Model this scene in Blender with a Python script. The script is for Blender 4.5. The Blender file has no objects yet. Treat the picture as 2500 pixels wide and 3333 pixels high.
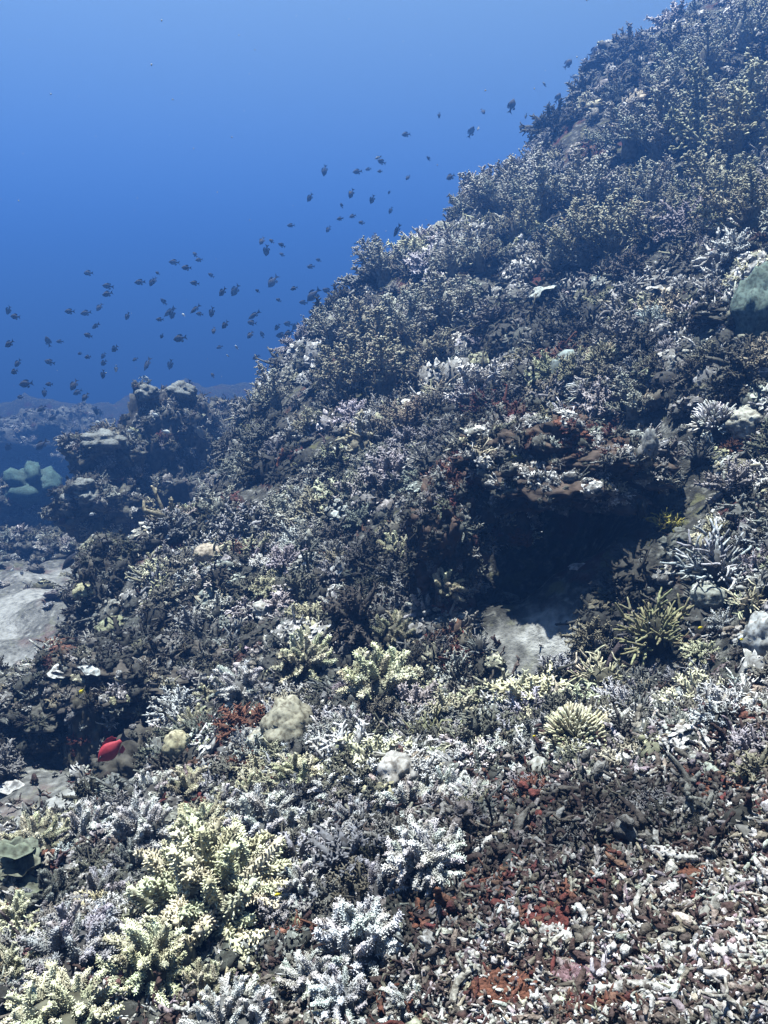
import bpy, bmesh, math, random
import numpy as np
from mathutils import Vector, Matrix, Quaternion
from mathutils.bvhtree import BVHTree
import time; T0 = time.time()
random.seed(11); RNG = np.random.default_rng(11)
scn = bpy.context.scene; COL = scn.collection

# ------------------------------------------------------------------ camera, water light, sun, exposure
F = 2800.0; PITCH = math.radians(13.4)            # focal length in photo pixels, downward pitch
cam = bpy.data.cameras.new('camera'); cam_o = bpy.data.objects.new('camera', cam); COL.objects.link(cam_o)
cam.sensor_fit = 'HORIZONTAL'; cam.sensor_width = 36.0; cam.lens = 36.0 * F / 2500.0
cam.clip_start = 0.05; cam.clip_end = 500.0
cam_o.location = (0, 0, 0); cam_o.rotation_euler = (math.radians(90) - PITCH, 0, 0)
scn.camera = cam_o

world = bpy.data.worlds.new('World'); scn.world = world; world.use_nodes = True
wn = world.node_tree; wn.nodes.clear()
tc = wn.nodes.new('ShaderNodeTexCoord'); sp = wn.nodes.new('ShaderNodeSeparateXYZ')
wr = wn.nodes.new('ShaderNodeValToRGB'); bg = wn.nodes.new('ShaderNodeBackground'); wo = wn.nodes.new('ShaderNodeOutputWorld')
mr = wn.nodes.new('ShaderNodeMapRange'); mr.inputs[1].default_value = -1; mr.inputs[2].default_value = 1
wn.links.new(tc.outputs['Generated'], sp.inputs[0]); wn.links.new(sp.outputs['Z'], mr.inputs[0])
wn.links.new(mr.outputs[0], wr.inputs[0]); wn.links.new(wr.outputs[0], bg.inputs[0]); wn.links.new(bg.outputs[0], wo.inputs[0])
def ramp(node, stops):
    el = node.color_ramp.elements
    while len(el) > 1: el.remove(el[-1])
    el[0].position, el[0].color = stops[0][0], (*stops[0][1], 1)
    for p, c in stops[1:]:
        e = el.new(p); e.color = (*c, 1)
# open water: dim blue below, pale towards the surface (elevation only)
ramp(wr, [(0.0, (0.005, 0.015, 0.06)), (0.32, (0.012, 0.04, 0.18)), (0.40, (0.030, 0.092, 0.38)), (0.47, (0.060, 0.185, 0.66)), (0.51, (0.084, 0.245, 0.74)),
          (0.56, (0.155, 0.335, 0.73)), (0.61, (0.23, 0.40, 0.64)), (0.66, (0.31, 0.48, 0.64)), (1.0, (0.32, 0.49, 0.64))])
bg.inputs[1].default_value = 0.185

SUN_DIR = Vector((-0.14, 0.11, 1.0)).normalized()  # towards the sun
sun = bpy.data.lights.new('sun', 'SUN'); sun.energy = 5.0; sun.angle = math.radians(0.8); sun.color = (0.96, 1.0, 0.95)
sun_o = bpy.data.objects.new('sun', sun); COL.objects.link(sun_o)
sun_o.rotation_euler = (-SUN_DIR).to_track_quat('-Z', 'Y').to_euler(); sun_o.location = (0, 0, 30)
scn.view_settings.view_transform = 'Standard'; scn.view_settings.look = 'None'
scn.view_settings.exposure = 2.6; scn.view_settings.gamma = 1.0
scn.render.engine = 'CYCLES'; cy = scn.cycles
cy.use_denoising = True; cy.max_bounces = 4; cy.diffuse_bounces = 1; cy.glossy_bounces = 1; cy.volume_bounces = 0
cy.transparent_max_bounces = 4; cy.use_adaptive_sampling = True; cy.adaptive_threshold = 0.02
scn.render.film_transparent = False
HAZE_DENSITY = 0.040; HAZE_COLOR = (0.048, 0.143, 0.43)

# ------------------------------------------------------------------ maths: rays, noise, terrain
def ray(u, v):
    dx = (np.asarray(u, float) - 1250) / F; dy = (1666.5 - np.asarray(v, float)) / F
    r = np.stack([dx, math.cos(PITCH) + dy * math.sin(PITCH), -math.sin(PITCH) + dy * math.cos(PITCH)], -1)
    return r / np.linalg.norm(r, axis=-1, keepdims=True)
def project(p):
    p = np.asarray(p, float)
    d = p[..., 1] * math.cos(PITCH) - p[..., 2] * math.sin(PITCH)
    up = p[..., 1] * math.sin(PITCH) + p[..., 2] * math.cos(PITCH)
    d = np.maximum(d, 1e-3)
    return 1250 + F * p[..., 0] / d, 1666.5 - F * up / d
def hash3(i, j, k):
    n = (i.astype(np.int64) * 374761393 + j.astype(np.int64) * 668265263 + k.astype(np.int64) * 2147483647) & 0xffffffff
    n = ((n ^ (n >> 13)) * 1274126177) & 0xffffffff
    n = n ^ (n >> 16)
    return (n & 0xffffff) / float(0xffffff)
def vnoise(x, y, z=0., seed=0):
    x = np.asarray(x, float); y = np.asarray(y, float); z = np.zeros_like(x) + z
    i = np.floor(x).astype(np.int64); j = np.floor(y).astype(np.int64); k = np.floor(z).astype(np.int64)
    f = x - i; g = y - j; h = z - k
    f = f * f * (3 - 2 * f); g = g * g * (3 - 2 * g); h = h * h * (3 - 2 * h)
    k = k + seed * 57
    c = lambda a, b, d: hash3(i + a, j + b, k + d)
    l = lambda a, b, t: a + (b - a) * t
    return l(l(l(c(0, 0, 0), c(1, 0, 0), f), l(c(0, 1, 0), c(1, 1, 0), f), g),
             l(l(c(0, 0, 1), c(1, 0, 1), f), l(c(0, 1, 1), c(1, 1, 1), f), g), h) * 2 - 1
def fbm(x, y, z=0., o=3, seed=0):
    s = 0; a = 1.
    for q in range(o):
        s = s + a * vnoise(np.asarray(x) * 2**q, np.asarray(y) * 2**q, np.asarray(z) * 2**q, seed + q); a *= .5
    return s
PX = [(2500,3333,1.45),(1250,3333,1.78),(0,3333,2.05),(600,2900,2.65),(150,2800,2.95),(350,2470,4.1),(150,2520,4.3),
(1750,2130,3.45),(2350,2020,3.3),(2440,1000,5.1),(1250,1250,6.4),(1060,1060,8),(2230,60,12),(2400,520,8),(680,1660,6.5),
(340,1880,5.9),(280,2110,5.1),(1900,1250,5),(1700,1500,4.3),(1400,2050,3.7),(1000,2330,3.3),(2300,2400,2.5),(1700,2700,2.25),
(1720,760,7.7),(1000,1650,5.4),(2480,1500,3.9),(2480,2800,1.9),(1390,850,9.2),(1870,350,10.6),(1640,640,9.7),(850,1350,7.2),(700,2250,4.0),(2480,20,11)]
W = [tuple(ray(u, v) * d) for u, v, d in PX]
W += [(-3.0,7.0,-2.5),(-2.0,5.5,-2.3),(-2.3,4.2,-2.25),(-3.5,3,-2.4),(-2,1.5,-1.9),(-4.5,9,-2.8),(-2.4,9.6,-2.7),(-2,8,-2.45),
 (-.6,10.5,-1.7),(1.2,11.5,-.3),(2.2,14,.5),(4.5,16,2.2),(-3,14,-3.2),(-8,12,-4),(-8,5,-4),(-7,22,-4.2),(0,18,-3),(2.5,0.5,-.3),(4,4,1.6),
 (0.5,0,-1.0),(-1.5,0,-1.5),(7,9,4.5),(8,18,4.5),(6,2,3.2)]
W = np.array(W)
def tps_fit(X, z, lam=.02):
    n = len(X); d = np.linalg.norm(X[:, None] - X[None], axis=2)
    K = np.where(d > 0, d * d * np.log(d + 1e-9), 0) + lam * np.eye(n)
    Pm = np.hstack([np.ones((n, 1)), X]); A = np.zeros((n + 3, n + 3)); A[:n, :n] = K; A[:n, n:] = Pm; A[n:, :n] = Pm.T
    return np.linalg.solve(A, np.concatenate([z, np.zeros(3)]))
TW = tps_fit(W[:, :2], W[:, 2])
def tps(x, y):
    s = TW[-3] + TW[-2] * x + TW[-1] * y
    for k in range(len(W)):
        d2 = (x - W[k, 0])**2 + (y - W[k, 1])**2
        s = s + TW[k] * .5 * d2 * np.log(d2 + 1e-12)
    return s
def sst(a, b, x):
    t = np.clip((x - a) / (b - a), 0, 1); return t * t * (3 - 2 * t)
def gauss(x, y, cx, cy, sx, sy, rot=0):
    c, s = math.cos(rot), math.sin(rot); X = (x - cx) * c + (y - cy) * s; Y = -(x - cx) * s + (y - cy) * c
    return np.exp(-(X / sx)**2 - (Y / sy)**2)
def height(x, y):
    z = np.clip(tps(x, y), -5, None)
    z = np.where(z > 4.0, 4.0 + np.tanh((z - 4.0) / 1.2), z)
    r = np.hypot(x, y)
    t = sst(13, 24, r + np.maximum(0, -x) * .25)
    z = z * (1 - t) + t * np.where(x > 2, np.clip((x - 2) * .9 - 5.0, -9.0, 4.5), -9.0)
    z = z + (6.0 * gauss(x, y, -5.5, 36., 9.0, 4.0) + 4.2 * gauss(x, y, -14.0, 32., 5.5, 3.)) * (1 + .10 * fbm(x * .5, y * .5, o=4, seed=52))
    z = z - .82 * gauss(x, y, .76, 4.12, .43, .44) - .34 * gauss(x, y, -1.12, 3.75, .38, .35)  - .35 * gauss(x, y, 2.05, 4.75, .3, .25) - .42 * gauss(x, y, -.90, 5.05, .30, .26)
    z = z + .10 * fbm(x * 1.1, y * 1.1, o=2, seed=3) * sst(1.0, 4, r) + .05 * fbm(x * 3.3, y * 3.3, o=2, seed=9)
    sf = sand_free(x, y); z = z + (1 - sf) * (.022 * fbm(x * 3, y * 3, o=2, seed=14) + .0025 * fbm(x * 30, y * 30, o=2, seed=15)) + sf * .020 * np.abs(fbm(x * 14, y * 14, o=2, seed=21))
    return z
SANDS = [(.58, 3.20, .24, .20), (-4.3, 7.3, 3.3, 3.6), (-1.75, 3.45, .90, .62), (-2.3, 4.6, .5, .6), (-1.28, 2.95, .34, .28), (-1.95, 5.5, .3, .5)]
def sand_free(x, y):
    m = 0
    for cx, cy, sx, sy in SANDS: m = np.maximum(m, gauss(x, y, cx, cy, sx, sy))
    return 1 - sst(.22, .72, m + .14 * vnoise(x * 5, y * 5, seed=77) + .10 * vnoise(x * 19, y * 19, seed=78))
def normal_at(x, y, e=.04):
    hx = (height(x + e, y) - height(x - e, y)) / (2 * e); hy = (height(x, y + e) - height(x, y - e)) / (2 * e)
    n = np.stack([-hx, -hy, np.ones_like(hx)], -1); return n / np.linalg.norm(n, axis=-1, keepdims=True)

# ------------------------------------------------------------------ materials
def new_mat(name):
    m = bpy.data.materials.new(name); m.use_nodes = True; nt = m.node_tree
    return m, nt, nt.nodes['Principled BSDF']
def N(nt, t, **kw):
    n = nt.nodes.new(t)
    for k, v in kw.items(): setattr(n, k, v)
    return n
def noise_node(nt, scale, detail=3, vec=None):
    n = N(nt, 'ShaderNodeTexNoise'); n.inputs['Scale'].default_value = scale; n.inputs['Detail'].default_value = detail
    if vec is not None: nt.links.new(vec, n.inputs['Vector'])
    return n
def mixc(nt, fac, a, b, mode='MIX'):
    n = N(nt, 'ShaderNodeMix', data_type='RGBA', blend_type=mode)
    for s, x in ((0, fac), (6, a), (7, b)):
        if isinstance(x, (int, float)): n.inputs[s].default_value = x
        elif isinstance(x, tuple): n.inputs[s].default_value = (*x, 1)
        else: nt.links.new(x, n.inputs[s])
    return n.outputs[2]
def coral_material(name, noise_scale=60, rough=.85, bump=.35, turf=(0.042, 0.043, 0.038), lo=.25):
    """colour of the living tip comes with each piece (tint); it passes into turf-covered skeleton at the foot (tip = 0)"""
    m, nt, b = new_mat(name)
    ti = N(nt, 'ShaderNodeAttribute', attribute_type='INSTANCER', attribute_name='tint')
    tp = N(nt, 'ShaderNodeAttribute', attribute_type='GEOMETRY', attribute_name='tip')
    geo = N(nt, 'ShaderNodeNewGeometry')
    n1 = noise_node(nt, noise_scale, 3, geo.outputs['Position']); n2 = noise_node(nt, 9, 3, geo.outputs['Position'])
    low = mixc(nt, lo, turf, ti.outputs['Color'])
    c = mixc(nt, tp.outputs['Fac'], low, ti.outputs['Color'])
    r1 = N(nt, 'ShaderNodeValToRGB'); ramp(r1, [(.34, (.42, .39, .36)), (.58, (1.08, 1.08, 1.08))]); nt.links.new(n1.outputs[0], r1.inputs[0])
    r2 = N(nt, 'ShaderNodeValToRGB'); ramp(r2, [(.32, (.72, .70, .66)), (.6, (1.05, 1.05, 1.05))]); nt.links.new(n2.outputs[0], r2.inputs[0])
    c = mixc(nt, 1.0, c, r1.outputs[0], 'MULTIPLY'); c = mixc(nt, 1.0, c, r2.outputs[0], 'MULTIPLY')
    c = mixc(nt, 1.0, c, (.385, .385, .385), 'MULTIPLY'); nt.links.new(c, b.inputs['Base Color']); b.inputs['Roughness'].default_value = rough; b.inputs['Specular IOR Level'].default_value = .15
    bp = N(nt, 'ShaderNodeBump'); bp.inputs['Strength'].default_value = bump; bp.inputs['Distance'].default_value = .006
    nt.links.new(n1.outputs[0], bp.inputs['Height']); nt.links.new(bp.outputs[0], b.inputs['Normal'])
    return m
M_CORAL = coral_material('coral_skeleton')
M_SOFT = coral_material('soft_coral_tissue', 40, .9, .2, (0.042, 0.042, 0.036), .45)
M_RUBBLE = coral_material('rubble_limestone', 110, .95, 1.0, (0.050, 0.043, 0.038), .30)
M_SPONGE = coral_material('sponge_crust', 150, .95, 1.0, (0.030, 0.014, 0.012), .4)
M_ROCK = coral_material('reef_rock_crust', 26, .95, 1.0, (0.034, 0.034, 0.031), .35)
# reef ground: turf-covered limestone with pale crusts, maroon sponge patches, sand where it collects
m, nt, b = new_mat('reef_ground'); M_GROUND = m
geo = N(nt, 'ShaderNodeNewGeometry'); pos = geo.outputs['Position']
na, nb, nc, nd = noise_node(nt, 22, 5, pos), noise_node(nt, 3.2, 4, pos), noise_node(nt, 70, 3, pos), noise_node(nt, 9, 4, pos)
ra = N(nt, 'ShaderNodeValToRGB'); ramp(ra, [(.30, (.013, .013, .012)), (.52, (.034, .034, .030)), (.64, (.11, .11, .10)), (.74, (.25, .25, .24))]); nt.links.new(na.outputs[0], ra.inputs[0])
rb = N(nt, 'ShaderNodeValToRGB'); ramp(rb, [(.56, (0, 0, 0)), (.66, (1, 1, 1))]); nt.links.new(nb.outputs[0], rb.inputs[0])
c = mixc(nt, rb.outputs[0], ra.outputs[0], (.060, .018, .014))
rd = N(nt, 'ShaderNodeValToRGB'); ramp(rd, [(.58, (0, 0, 0)), (.66, (1, 1, 1))]); nt.links.new(nd.outputs[0], rd.inputs[0])
c = mixc(nt, rd.outputs[0], c, (.075, .075, .04))
rs = N(nt, 'ShaderNodeValToRGB'); ramp(rs, [(.30, (.10, .10, .095)), (.45, (.22, .22, .21)), (.66, (.31, .31, .30))]); nt.links.new(na.outputs[0], rs.inputs[0])
sa = N(nt, 'ShaderNodeAttribute', attribute_type='GEOMETRY', attribute_name='sand')
c = mixc(nt, sa.outputs['Fac'], c, rs.outputs[0]); c = mixc(nt, 1.0, c, (.55, .55, .55), 'MULTIPLY')
nt.links.new(c, b.inputs['Base Color']); b.inputs['Roughness'].default_value = .95; b.inputs['Specular IOR Level'].default_value = .1
bp = N(nt, 'ShaderNodeBump'); bp.inputs['Strength'].default_value = .9; bp.inputs['Distance'].default_value = .015
nt.links.new(nc.outputs[0], bp.inputs['Height']); nt.links.new(bp.outputs[0], b.inputs['Normal'])
def fish_material(name, back, belly, rough=.8):
    m, nt, b = new_mat(name)
    tc = N(nt, 'ShaderNodeTexCoord'); s = N(nt, 'ShaderNodeSeparateXYZ'); nt.links.new(tc.outputs['Object'], s.inputs[0])
    r = N(nt, 'ShaderNodeMapRange'); r.inputs[1].default_value = -.16; r.inputs[2].default_value = .12; nt.links.new(s.outputs['Z'], r.inputs[0])
    n = noise_node(nt, 14, 2, tc.outputs['Object'])
    c = mixc(nt, r.outputs[0], belly, back); c2 = mixc(nt, n.outputs[0], (.30, .30, .30), (.95, .95, .95))
    c = mixc(nt, 1.0, c, c2, 'MULTIPLY'); nt.links.new(c, b.inputs['Base Color']); b.inputs['Roughness'].default_value = rough; b.inputs['Specular IOR Level'].default_value = .2
    return m

# ------------------------------------------------------------------ mesh helpers
class MB:
    def __init__(s): s.v = []; s.f = []; s.t = []; s.n = 0
    def add(s, v, f, tip):
        v = np.asarray(v, float); s.v.append(v); s.f += [tuple(int(i) + s.n for i in q) for q in f]
        s.t.append(np.full(len(v), tip) if np.isscalar(tip) else np.asarray(tip, float)); s.n += len(v)
    def mesh(s, name, mat, smooth=True):
        me = bpy.data.meshes.new(name); v = np.vstack(s.v)
        me.from_pydata(v.tolist(), [], s.f); me.materials.append(mat)
        a = me.attributes.new('tip', 'FLOAT', 'POINT'); a.data.foreach_set('value', np.clip(np.concatenate(s.t), 0, 1).astype(np.float32))
        if smooth: me.polygons.foreach_set('use_smooth', np.ones(len(me.polygons), bool))
        me.update(); return me
def frame(d):
    d = np.asarray(d, float); d = d / np.linalg.norm(d)
    a = np.array([1., 0, 0]) if abs(d[0]) < .8 else np.array([0, 1., 0])
    x = np.cross(a, d); x /= np.linalg.norm(x); return x, np.cross(d, x), d
def tube(path, rad, sides=6, tips=None, cap=True, jit=0., rng=RNG):
    path = np.asarray(path, float); n = len(path); V = []; Fc = []; T = []
    tips = np.linspace(0, 1, n) if tips is None else tips
    ang = np.linspace(0, 2 * math.pi, sides, endpoint=False)
    x0 = None
    for i in range(n):
        d = path[min(i + 1, n - 1)] - path[max(i - 1, 0)]
        x, y, d = frame(d)
        if x0 is not None:
            x = x0 - d * np.dot(x0, d); x /= np.linalg.norm(x); y = np.cross(d, x)
        x0 = x
        r = rad[i] * (1 + jit * rng.uniform(-1, 1, sides))
        V.append(path[i] + np.outer(np.cos(ang) * r, x) + np.outer(np.sin(ang) * r, y)); T += [tips[i]] * sides
    V = np.vstack(V)
    for i in range(n - 1):
        for k in range(sides):
            a = i * sides + k; c = i * sides + (k + 1) % sides; Fc.append((a, c, c + sides, a + sides))
    if cap:
        dt = path[-1] - path[-2]; dt = dt / np.linalg.norm(dt)
        V = np.vstack([V, path[-1] + dt * rad[-1] * .7, path[0]]); T += [tips[-1], tips[0]]
        e = len(V) - 2; o = (n - 1) * sides
        for k in range(sides):
            Fc.append((o + k, o + (k + 1) % sides, e)); Fc.append(((k + 1) % sides, k, e + 1))
    return V, Fc, np.array(T)
_ico = {}
def ico(sub):
    if sub not in _ico:
        bm = bmesh.new(); bmesh.ops.create_icosphere(bm, subdivisions=sub, radius=1.0)
        bm.verts.ensure_lookup_table()
        _ico[sub] = (np.array([v.co[:] for v in bm.verts]), [tuple(v.index for v in f.verts) for f in bm.faces]); bm.free()
    return _ico[sub]
def dirs_dome(n, spread, rng, up=1.0):
    out = []
    for i in range(n):
        c = 1 - (i + .5) / n * (1 - math.cos(spread)); s = math.sqrt(max(0, 1 - c * c)); a = i * 2.39996 + rng.uniform(-.3, .3)
        d = np.array([s * math.cos(a), s * math.sin(a), c * up]) + rng.normal(0, .08, 3); out.append(d / np.linalg.norm(d))
    return out
def obj(name, me, parent=None):
    o = bpy.data.objects.new(name, me); COL.objects.link(o)
    if parent is not None: o.parent = parent
    return o
def tag(o, label=None, cat=None, group=None, kind=None):
    for k, v in (('label', label), ('category', cat), ('group', group), ('kind', kind)):
        if v: o[k] = v
    return o
def quat(n, spin=0.):
    return Vector((0, 0, 1)).rotation_difference(Vector(tuple(n))) @ Quaternion((0, 0, 1), spin)
def place(o, loc, n=(0, 0, 1), spin=0., s=1.):
    o.rotation_mode = 'QUATERNION'; o.location = tuple(loc); o.rotation_quaternion = quat(n, spin)
    o.scale = (s, s, s) if np.isscalar(s) else tuple(s); return o
def jitter(c, a=.12):
    k = 1 + random.uniform(-a, a); return [max(.01, x * k * (1 + random.uniform(-a, a) * .35)) for x in c]

# ------------------------------------------------------------------ structure: reef slope and sea floor
NR, NT = 620, 520
rr = np.geomspace(.35, 64, NR); th = np.radians(np.linspace(-66, 66, NT))
R_, T_ = np.meshgrid(rr, th, indexing='ij'); X = R_ * np.sin(T_); Y = R_ * np.cos(T_) - .12
Z = height(X, Y)
sandm = 1 - sand_free(X, Y)
hx = np.gradient(Z, axis=0); sandm = sandm * (0.35 + .65 * sst(-.2, .3, fbm(X * 2.4, Y * 2.4, o=3, seed=5)))
far = sst(9, 13, np.hypot(X, Y)) * sst(.0, 1.0, -(Z + 2.3)); sandm = sandm * (1 - sst(9, 12, np.hypot(X, Y)))
V = np.stack([X, Y, Z], -1).reshape(-1, 3)
ii = np.arange(NR * NT).reshape(NR, NT)
Q = np.stack([ii[:-1, :-1], ii[1:, :-1], ii[1:, 1:], ii[:-1, 1:]], -1).reshape(-1, 4)
me = bpy.data.meshes.new('reef_slope'); me.vertices.add(len(V)); me.vertices.foreach_set('co', V.ravel())
me.loops.add(Q.size); me.loops.foreach_set('vertex_index', Q[:, ::-1].ravel().astype(np.int32))
me.polygons.add(len(Q)); me.polygons.foreach_set('loop_start', np.arange(0, Q.size, 4, dtype=np.int32))
me.polygons.foreach_set('use_smooth', np.ones(len(Q), bool)); me.update(calc_edges=True); me.validate()
me.attributes.new('sand', 'FLOAT', 'POINT').data.foreach_set('value', sandm.ravel().astype(np.float32))
me.materials.append(M_GROUND)
GROUND = BVHTree.FromPolygons(V.tolist(), Q.tolist())
print('ground', time.time() - T0)
tag(obj('reef_slope', me), 'reef slope of turf covered limestone with sandy patches', None, None, 'structure')

# ------------------------------------------------------------------ coral piece meshes
def branch_bottlebrush(seed, L=.10, nubs=120):
    g = np.random.default_rng(seed); mb = MB(); n = 6
    bend = g.normal(0, .022, 2); t = np.linspace(0, 1, n)
    path = np.stack([bend[0] * t**2, bend[1] * t**2, L * t], -1); rad = L * (.17 - .09 * t) * g.uniform(.85, 1.2, n)
    mb.add(*tube(path, rad, 8, .25 + .6 * t, jit=.16, rng=g))
    for k in range(nubs):
        u = .06 + .94 * (k + .5) / nubs; a = k * 2.39996 + g.uniform(-.4, .4); p = np.array([np.interp(u, t, path[:, 0]), np.interp(u, t, path[:, 1]), L * u])
        r = np.interp(u, t, rad); d = np.array([math.cos(a), math.sin(a), .5 + .7 * u]) + g.normal(0, .18, 3); d /= np.linalg.norm(d)
        l = L * g.uniform(.06, .17) * (1.15 - .4 * u); w = L * g.uniform(.020, .034); e = .35 + .65 * u
        q = p + np.array([math.cos(a), math.sin(a), 0]) * r * .75
        mb.add(*tube([q, q + d * l], [w, w * .6], 5, [.35 + .4 * e, .55 + .45 * e], rng=g))
    return mb.mesh('branch', M_CORAL)
def branch_staghorn(seed, L=.13, r0=.0075, forks=5, depth=2):
    g = np.random.default_rng(seed); mb = MB()
    def grow(p, d, l, r, lev):
        n = 4; pts = [p]
        for i in range(n):
            d2 = d + g.normal(0, .13, 3) + np.array([0, 0, .06]); d = d2 / np.linalg.norm(d2); pts.append(pts[-1] + d * l / n)
        t = np.linspace(0, 1, n + 1); lo = .25 + .25 * (2 - lev)
        mb.add(*tube(pts, r * (1 - .5 * t), 6, np.clip(lo + (1 - lo) * t**1.5, 0, 1), jit=.1, rng=g))
        if lev > 0:
            for k in range(forks):
                i = 1 + int(g.integers(0, n)); x, y, z = frame(d); a = g.uniform(0, 6.283)
                nd = z * .75 + (x * math.cos(a) + y * math.sin(a)) * .8
                grow(np.array(pts[i]), nd / np.linalg.norm(nd), l * g.uniform(.4, .6), r * .72, lev - 1)
    grow(np.zeros(3), np.array([0, 0, 1.]), L * .75, r0, depth - 1 if depth > 1 else 1)
    return mb.mesh('branch', M_CORAL)
def branch_fingers(seed, L=.07):
    g = np.random.default_rng(seed); mb = MB()
    for d in dirs_dome(9, .55, g):
        l = L * g.uniform(.75, 1.1); p0 = np.array([d[0], d[1], 0]) * .012
        mb.add(*tube([p0, p0 + d * l * .6, p0 + (d + [0, 0, .12]) * l], [.0072, .0064, .0042], 5, [.4, .85, 1], jit=.15, rng=g))
    return mb.mesh('branch', M_CORAL)
def plume_soft(seed, L=.20, n=12):
    """a leafy plume of a soft coral: stem with short side twigs, each ending in a tuft of polyps"""
    g = np.random.default_rng(seed); mb = MB(); t = np.linspace(0, 1, 5); b = g.normal(0, .10, 2)
    path = np.stack([b[0] * L * t**2, b[1] * L * t**2, L * t], -1)
    mb.add(*tube(path, L * (.045 - .025 * t), 6, .2 + .3 * t, rng=g))
    iv, jf = ico(1)
    for k in range(n):
        u = .18 + .82 * (k + .5) / n; a = k * 2.39996 + g.uniform(-.4, .4); p = np.array([np.interp(u, t, path[:, 0]), np.interp(u, t, path[:, 1]), L * u])
        l = L * (.36 * (1 - u) + .10) * g.uniform(.8, 1.25); d = np.array([math.cos(a), math.sin(a), .75]); d /= np.linalg.norm(d)
        q = p + d * l
        mb.add(*tube([p, q], [L * .018, L * .014], 4, [.3, .5], rng=g))
        for j in range(16):
            s = g.uniform(-.25, 1.0); c = p + d * l * (.35 + .75 * s) + g.normal(0, L * .034, 3); rr_ = L * g.uniform(.015, .034)
            x, y, z = frame(d + g.normal(0, .5, 3)); R = np.stack([x, y, z], 1)
            mb.add((iv * [rr_ * .7, rr_ * .7, rr_ * 1.5]) @ R.T + c, jf, .45 + .55 * np.clip(iv[:, 2] * .5 + .5, 0, 1) * g.uniform(.6, 1))
    return mb.mesh('plume', M_SOFT)
def rubble_mesh(seed):
    """broken branch of coral: crooked, knobbly, with stubs of side branches"""
    g = np.random.default_rng(seed); mb = MB(); n = int(g.integers(5, 8)); L = g.uniform(.9, 2.1)
    p = np.zeros(3); d = np.array([1., 0, 0]); pts = [p]
    for i in range(n - 1):
        d = d + g.normal(0, .42, 3); d /= np.linalg.norm(d); p = p + d * L / n; pts.append(p)
    pts = np.array(pts) - np.mean(pts, 0); r = g.uniform(.060, .125); rad = r * g.uniform(.6, 1.4, n); rad[0] *= .6; rad[-1] *= .6
    mb.add(*tube(pts, rad, 7, g.uniform(.1, 1, n), jit=.38, rng=g))
    for k in range(int(g.integers(3, 8))):
        i = int(g.integers(0, n)); dd = g.normal(0, 1, 3); dd /= np.linalg.norm(dd); l = g.uniform(.15, .42)
        mb.add(*tube([pts[i], pts[i] + dd * l * .6, pts[i] + dd * l + g.normal(0, .05, 3)], [r * .85, r * .7, r * .45], 6, [.2, .5, 1], jit=.3, rng=g))
    return mb.mesh('rubble', M_RUBBLE)
def knob_mesh(seed):
    g = np.random.default_rng(seed); mb = MB(); iv, jf = ico(2)
    for k in range(int(g.integers(3, 7))):
        c = g.normal(0, .24, 3) * [1, 1, .6]; s_ = g.uniform(.12, .32)
        dsp = 1 + .55 * fbm(iv[:, 0] * 2.6 + seed + k, iv[:, 1] * 2.6, iv[:, 2] * 2.6, o=3, seed=seed)
        mb.add(iv * dsp[:, None] * s_ * [1, g.uniform(.5, 1.1), g.uniform(.5, .9)] + c, jf, np.clip(.45 + .5 * iv[:, 2] + .4 * fbm(iv[:, 0] * 4, iv[:, 1] * 4, iv[:, 2] * 4, o=2), 0, 1))
    return mb.mesh('knob', M_RUBBLE)
def flake(mb, g, c, d, size, tipk=1.0, na_=9, nr_=3):
    """one small plate of a leafy coral: a curled disc with thickness"""
    x, y, z = frame(d); ang = np.linspace(0, 2 * math.pi, na_, endpoint=False); ex = g.uniform(.6, 1.0); cup = g.uniform(-.25, .55); ph = g.uniform(0, 6.28)
    V = []; T = []
    for side in (1, -1):
        V.append(c + z * side * size * .035); T.append(.35)
        for i in range(1, nr_):
            q = i / (nr_ - 1); rad = size * q * (1 + .22 * np.sin(ang * 3 + ph) * q + .12 * np.sin(ang * 5 + ph * 2))
            h = cup * size * q * q + .22 * size * q * np.sin(ang * 2 + ph) + .12 * size * q * np.sin(ang * 5 + ph * 3) + side * size * .035 * (1 - .6 * q)
            for k in range(na_):
                V.append(c + x * math.cos(ang[k]) * rad[k] * ex + y * math.sin(ang[k]) * rad[k] + z * h[k]); T.append(.35 + .65 * q * tipk)
    Fc = []; m_ = 1 + (nr_ - 1) * na_
    for s in (0, 1):
        o = s * m_
        for k in range(na_):
            a, b2 = o + 1 + k, o + 1 + (k + 1) % na_
            Fc.append((o, a, b2) if s == 0 else (o, b2, a))
            for i in range(nr_ - 2):
                p, q2 = a + i * na_, b2 + i * na_
                Fc.append((p, p + na_, q2 + na_, q2) if s == 0 else (p, q2, q2 + na_, p + na_))
    e = 1 + (nr_ - 2) * na_
    for k in range(na_):
        a, b2 = e + k, e + (k + 1) % na_; Fc.append((a, a + m_, b2 + m_, b2))
    mb.add(V, Fc, T)
def leafy_mesh(seed, n=24):
    g = np.random.default_rng(seed); mb = MB()
    iv, jf = ico(2); mb.add(iv * [.42, .42, .26] * (1 + .5 * fbm(iv[:, 0] * 2.5 + seed, iv[:, 1] * 2.5, iv[:, 2] * 2.5, o=3))[:, None], jf, .0)
    for d in dirs_dome(n, 1.5, g):
        c = d * [.48, .48, .36] * g.uniform(.6, 1.15); dd = d * .22 + [0, 0, .7] + g.normal(0, .34, 3)
        flake(mb, g, c, dd, g.uniform(.05, .15), g.uniform(.4, 1.), 8, 3)
    return mb.mesh('leafy', M_CORAL)
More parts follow.
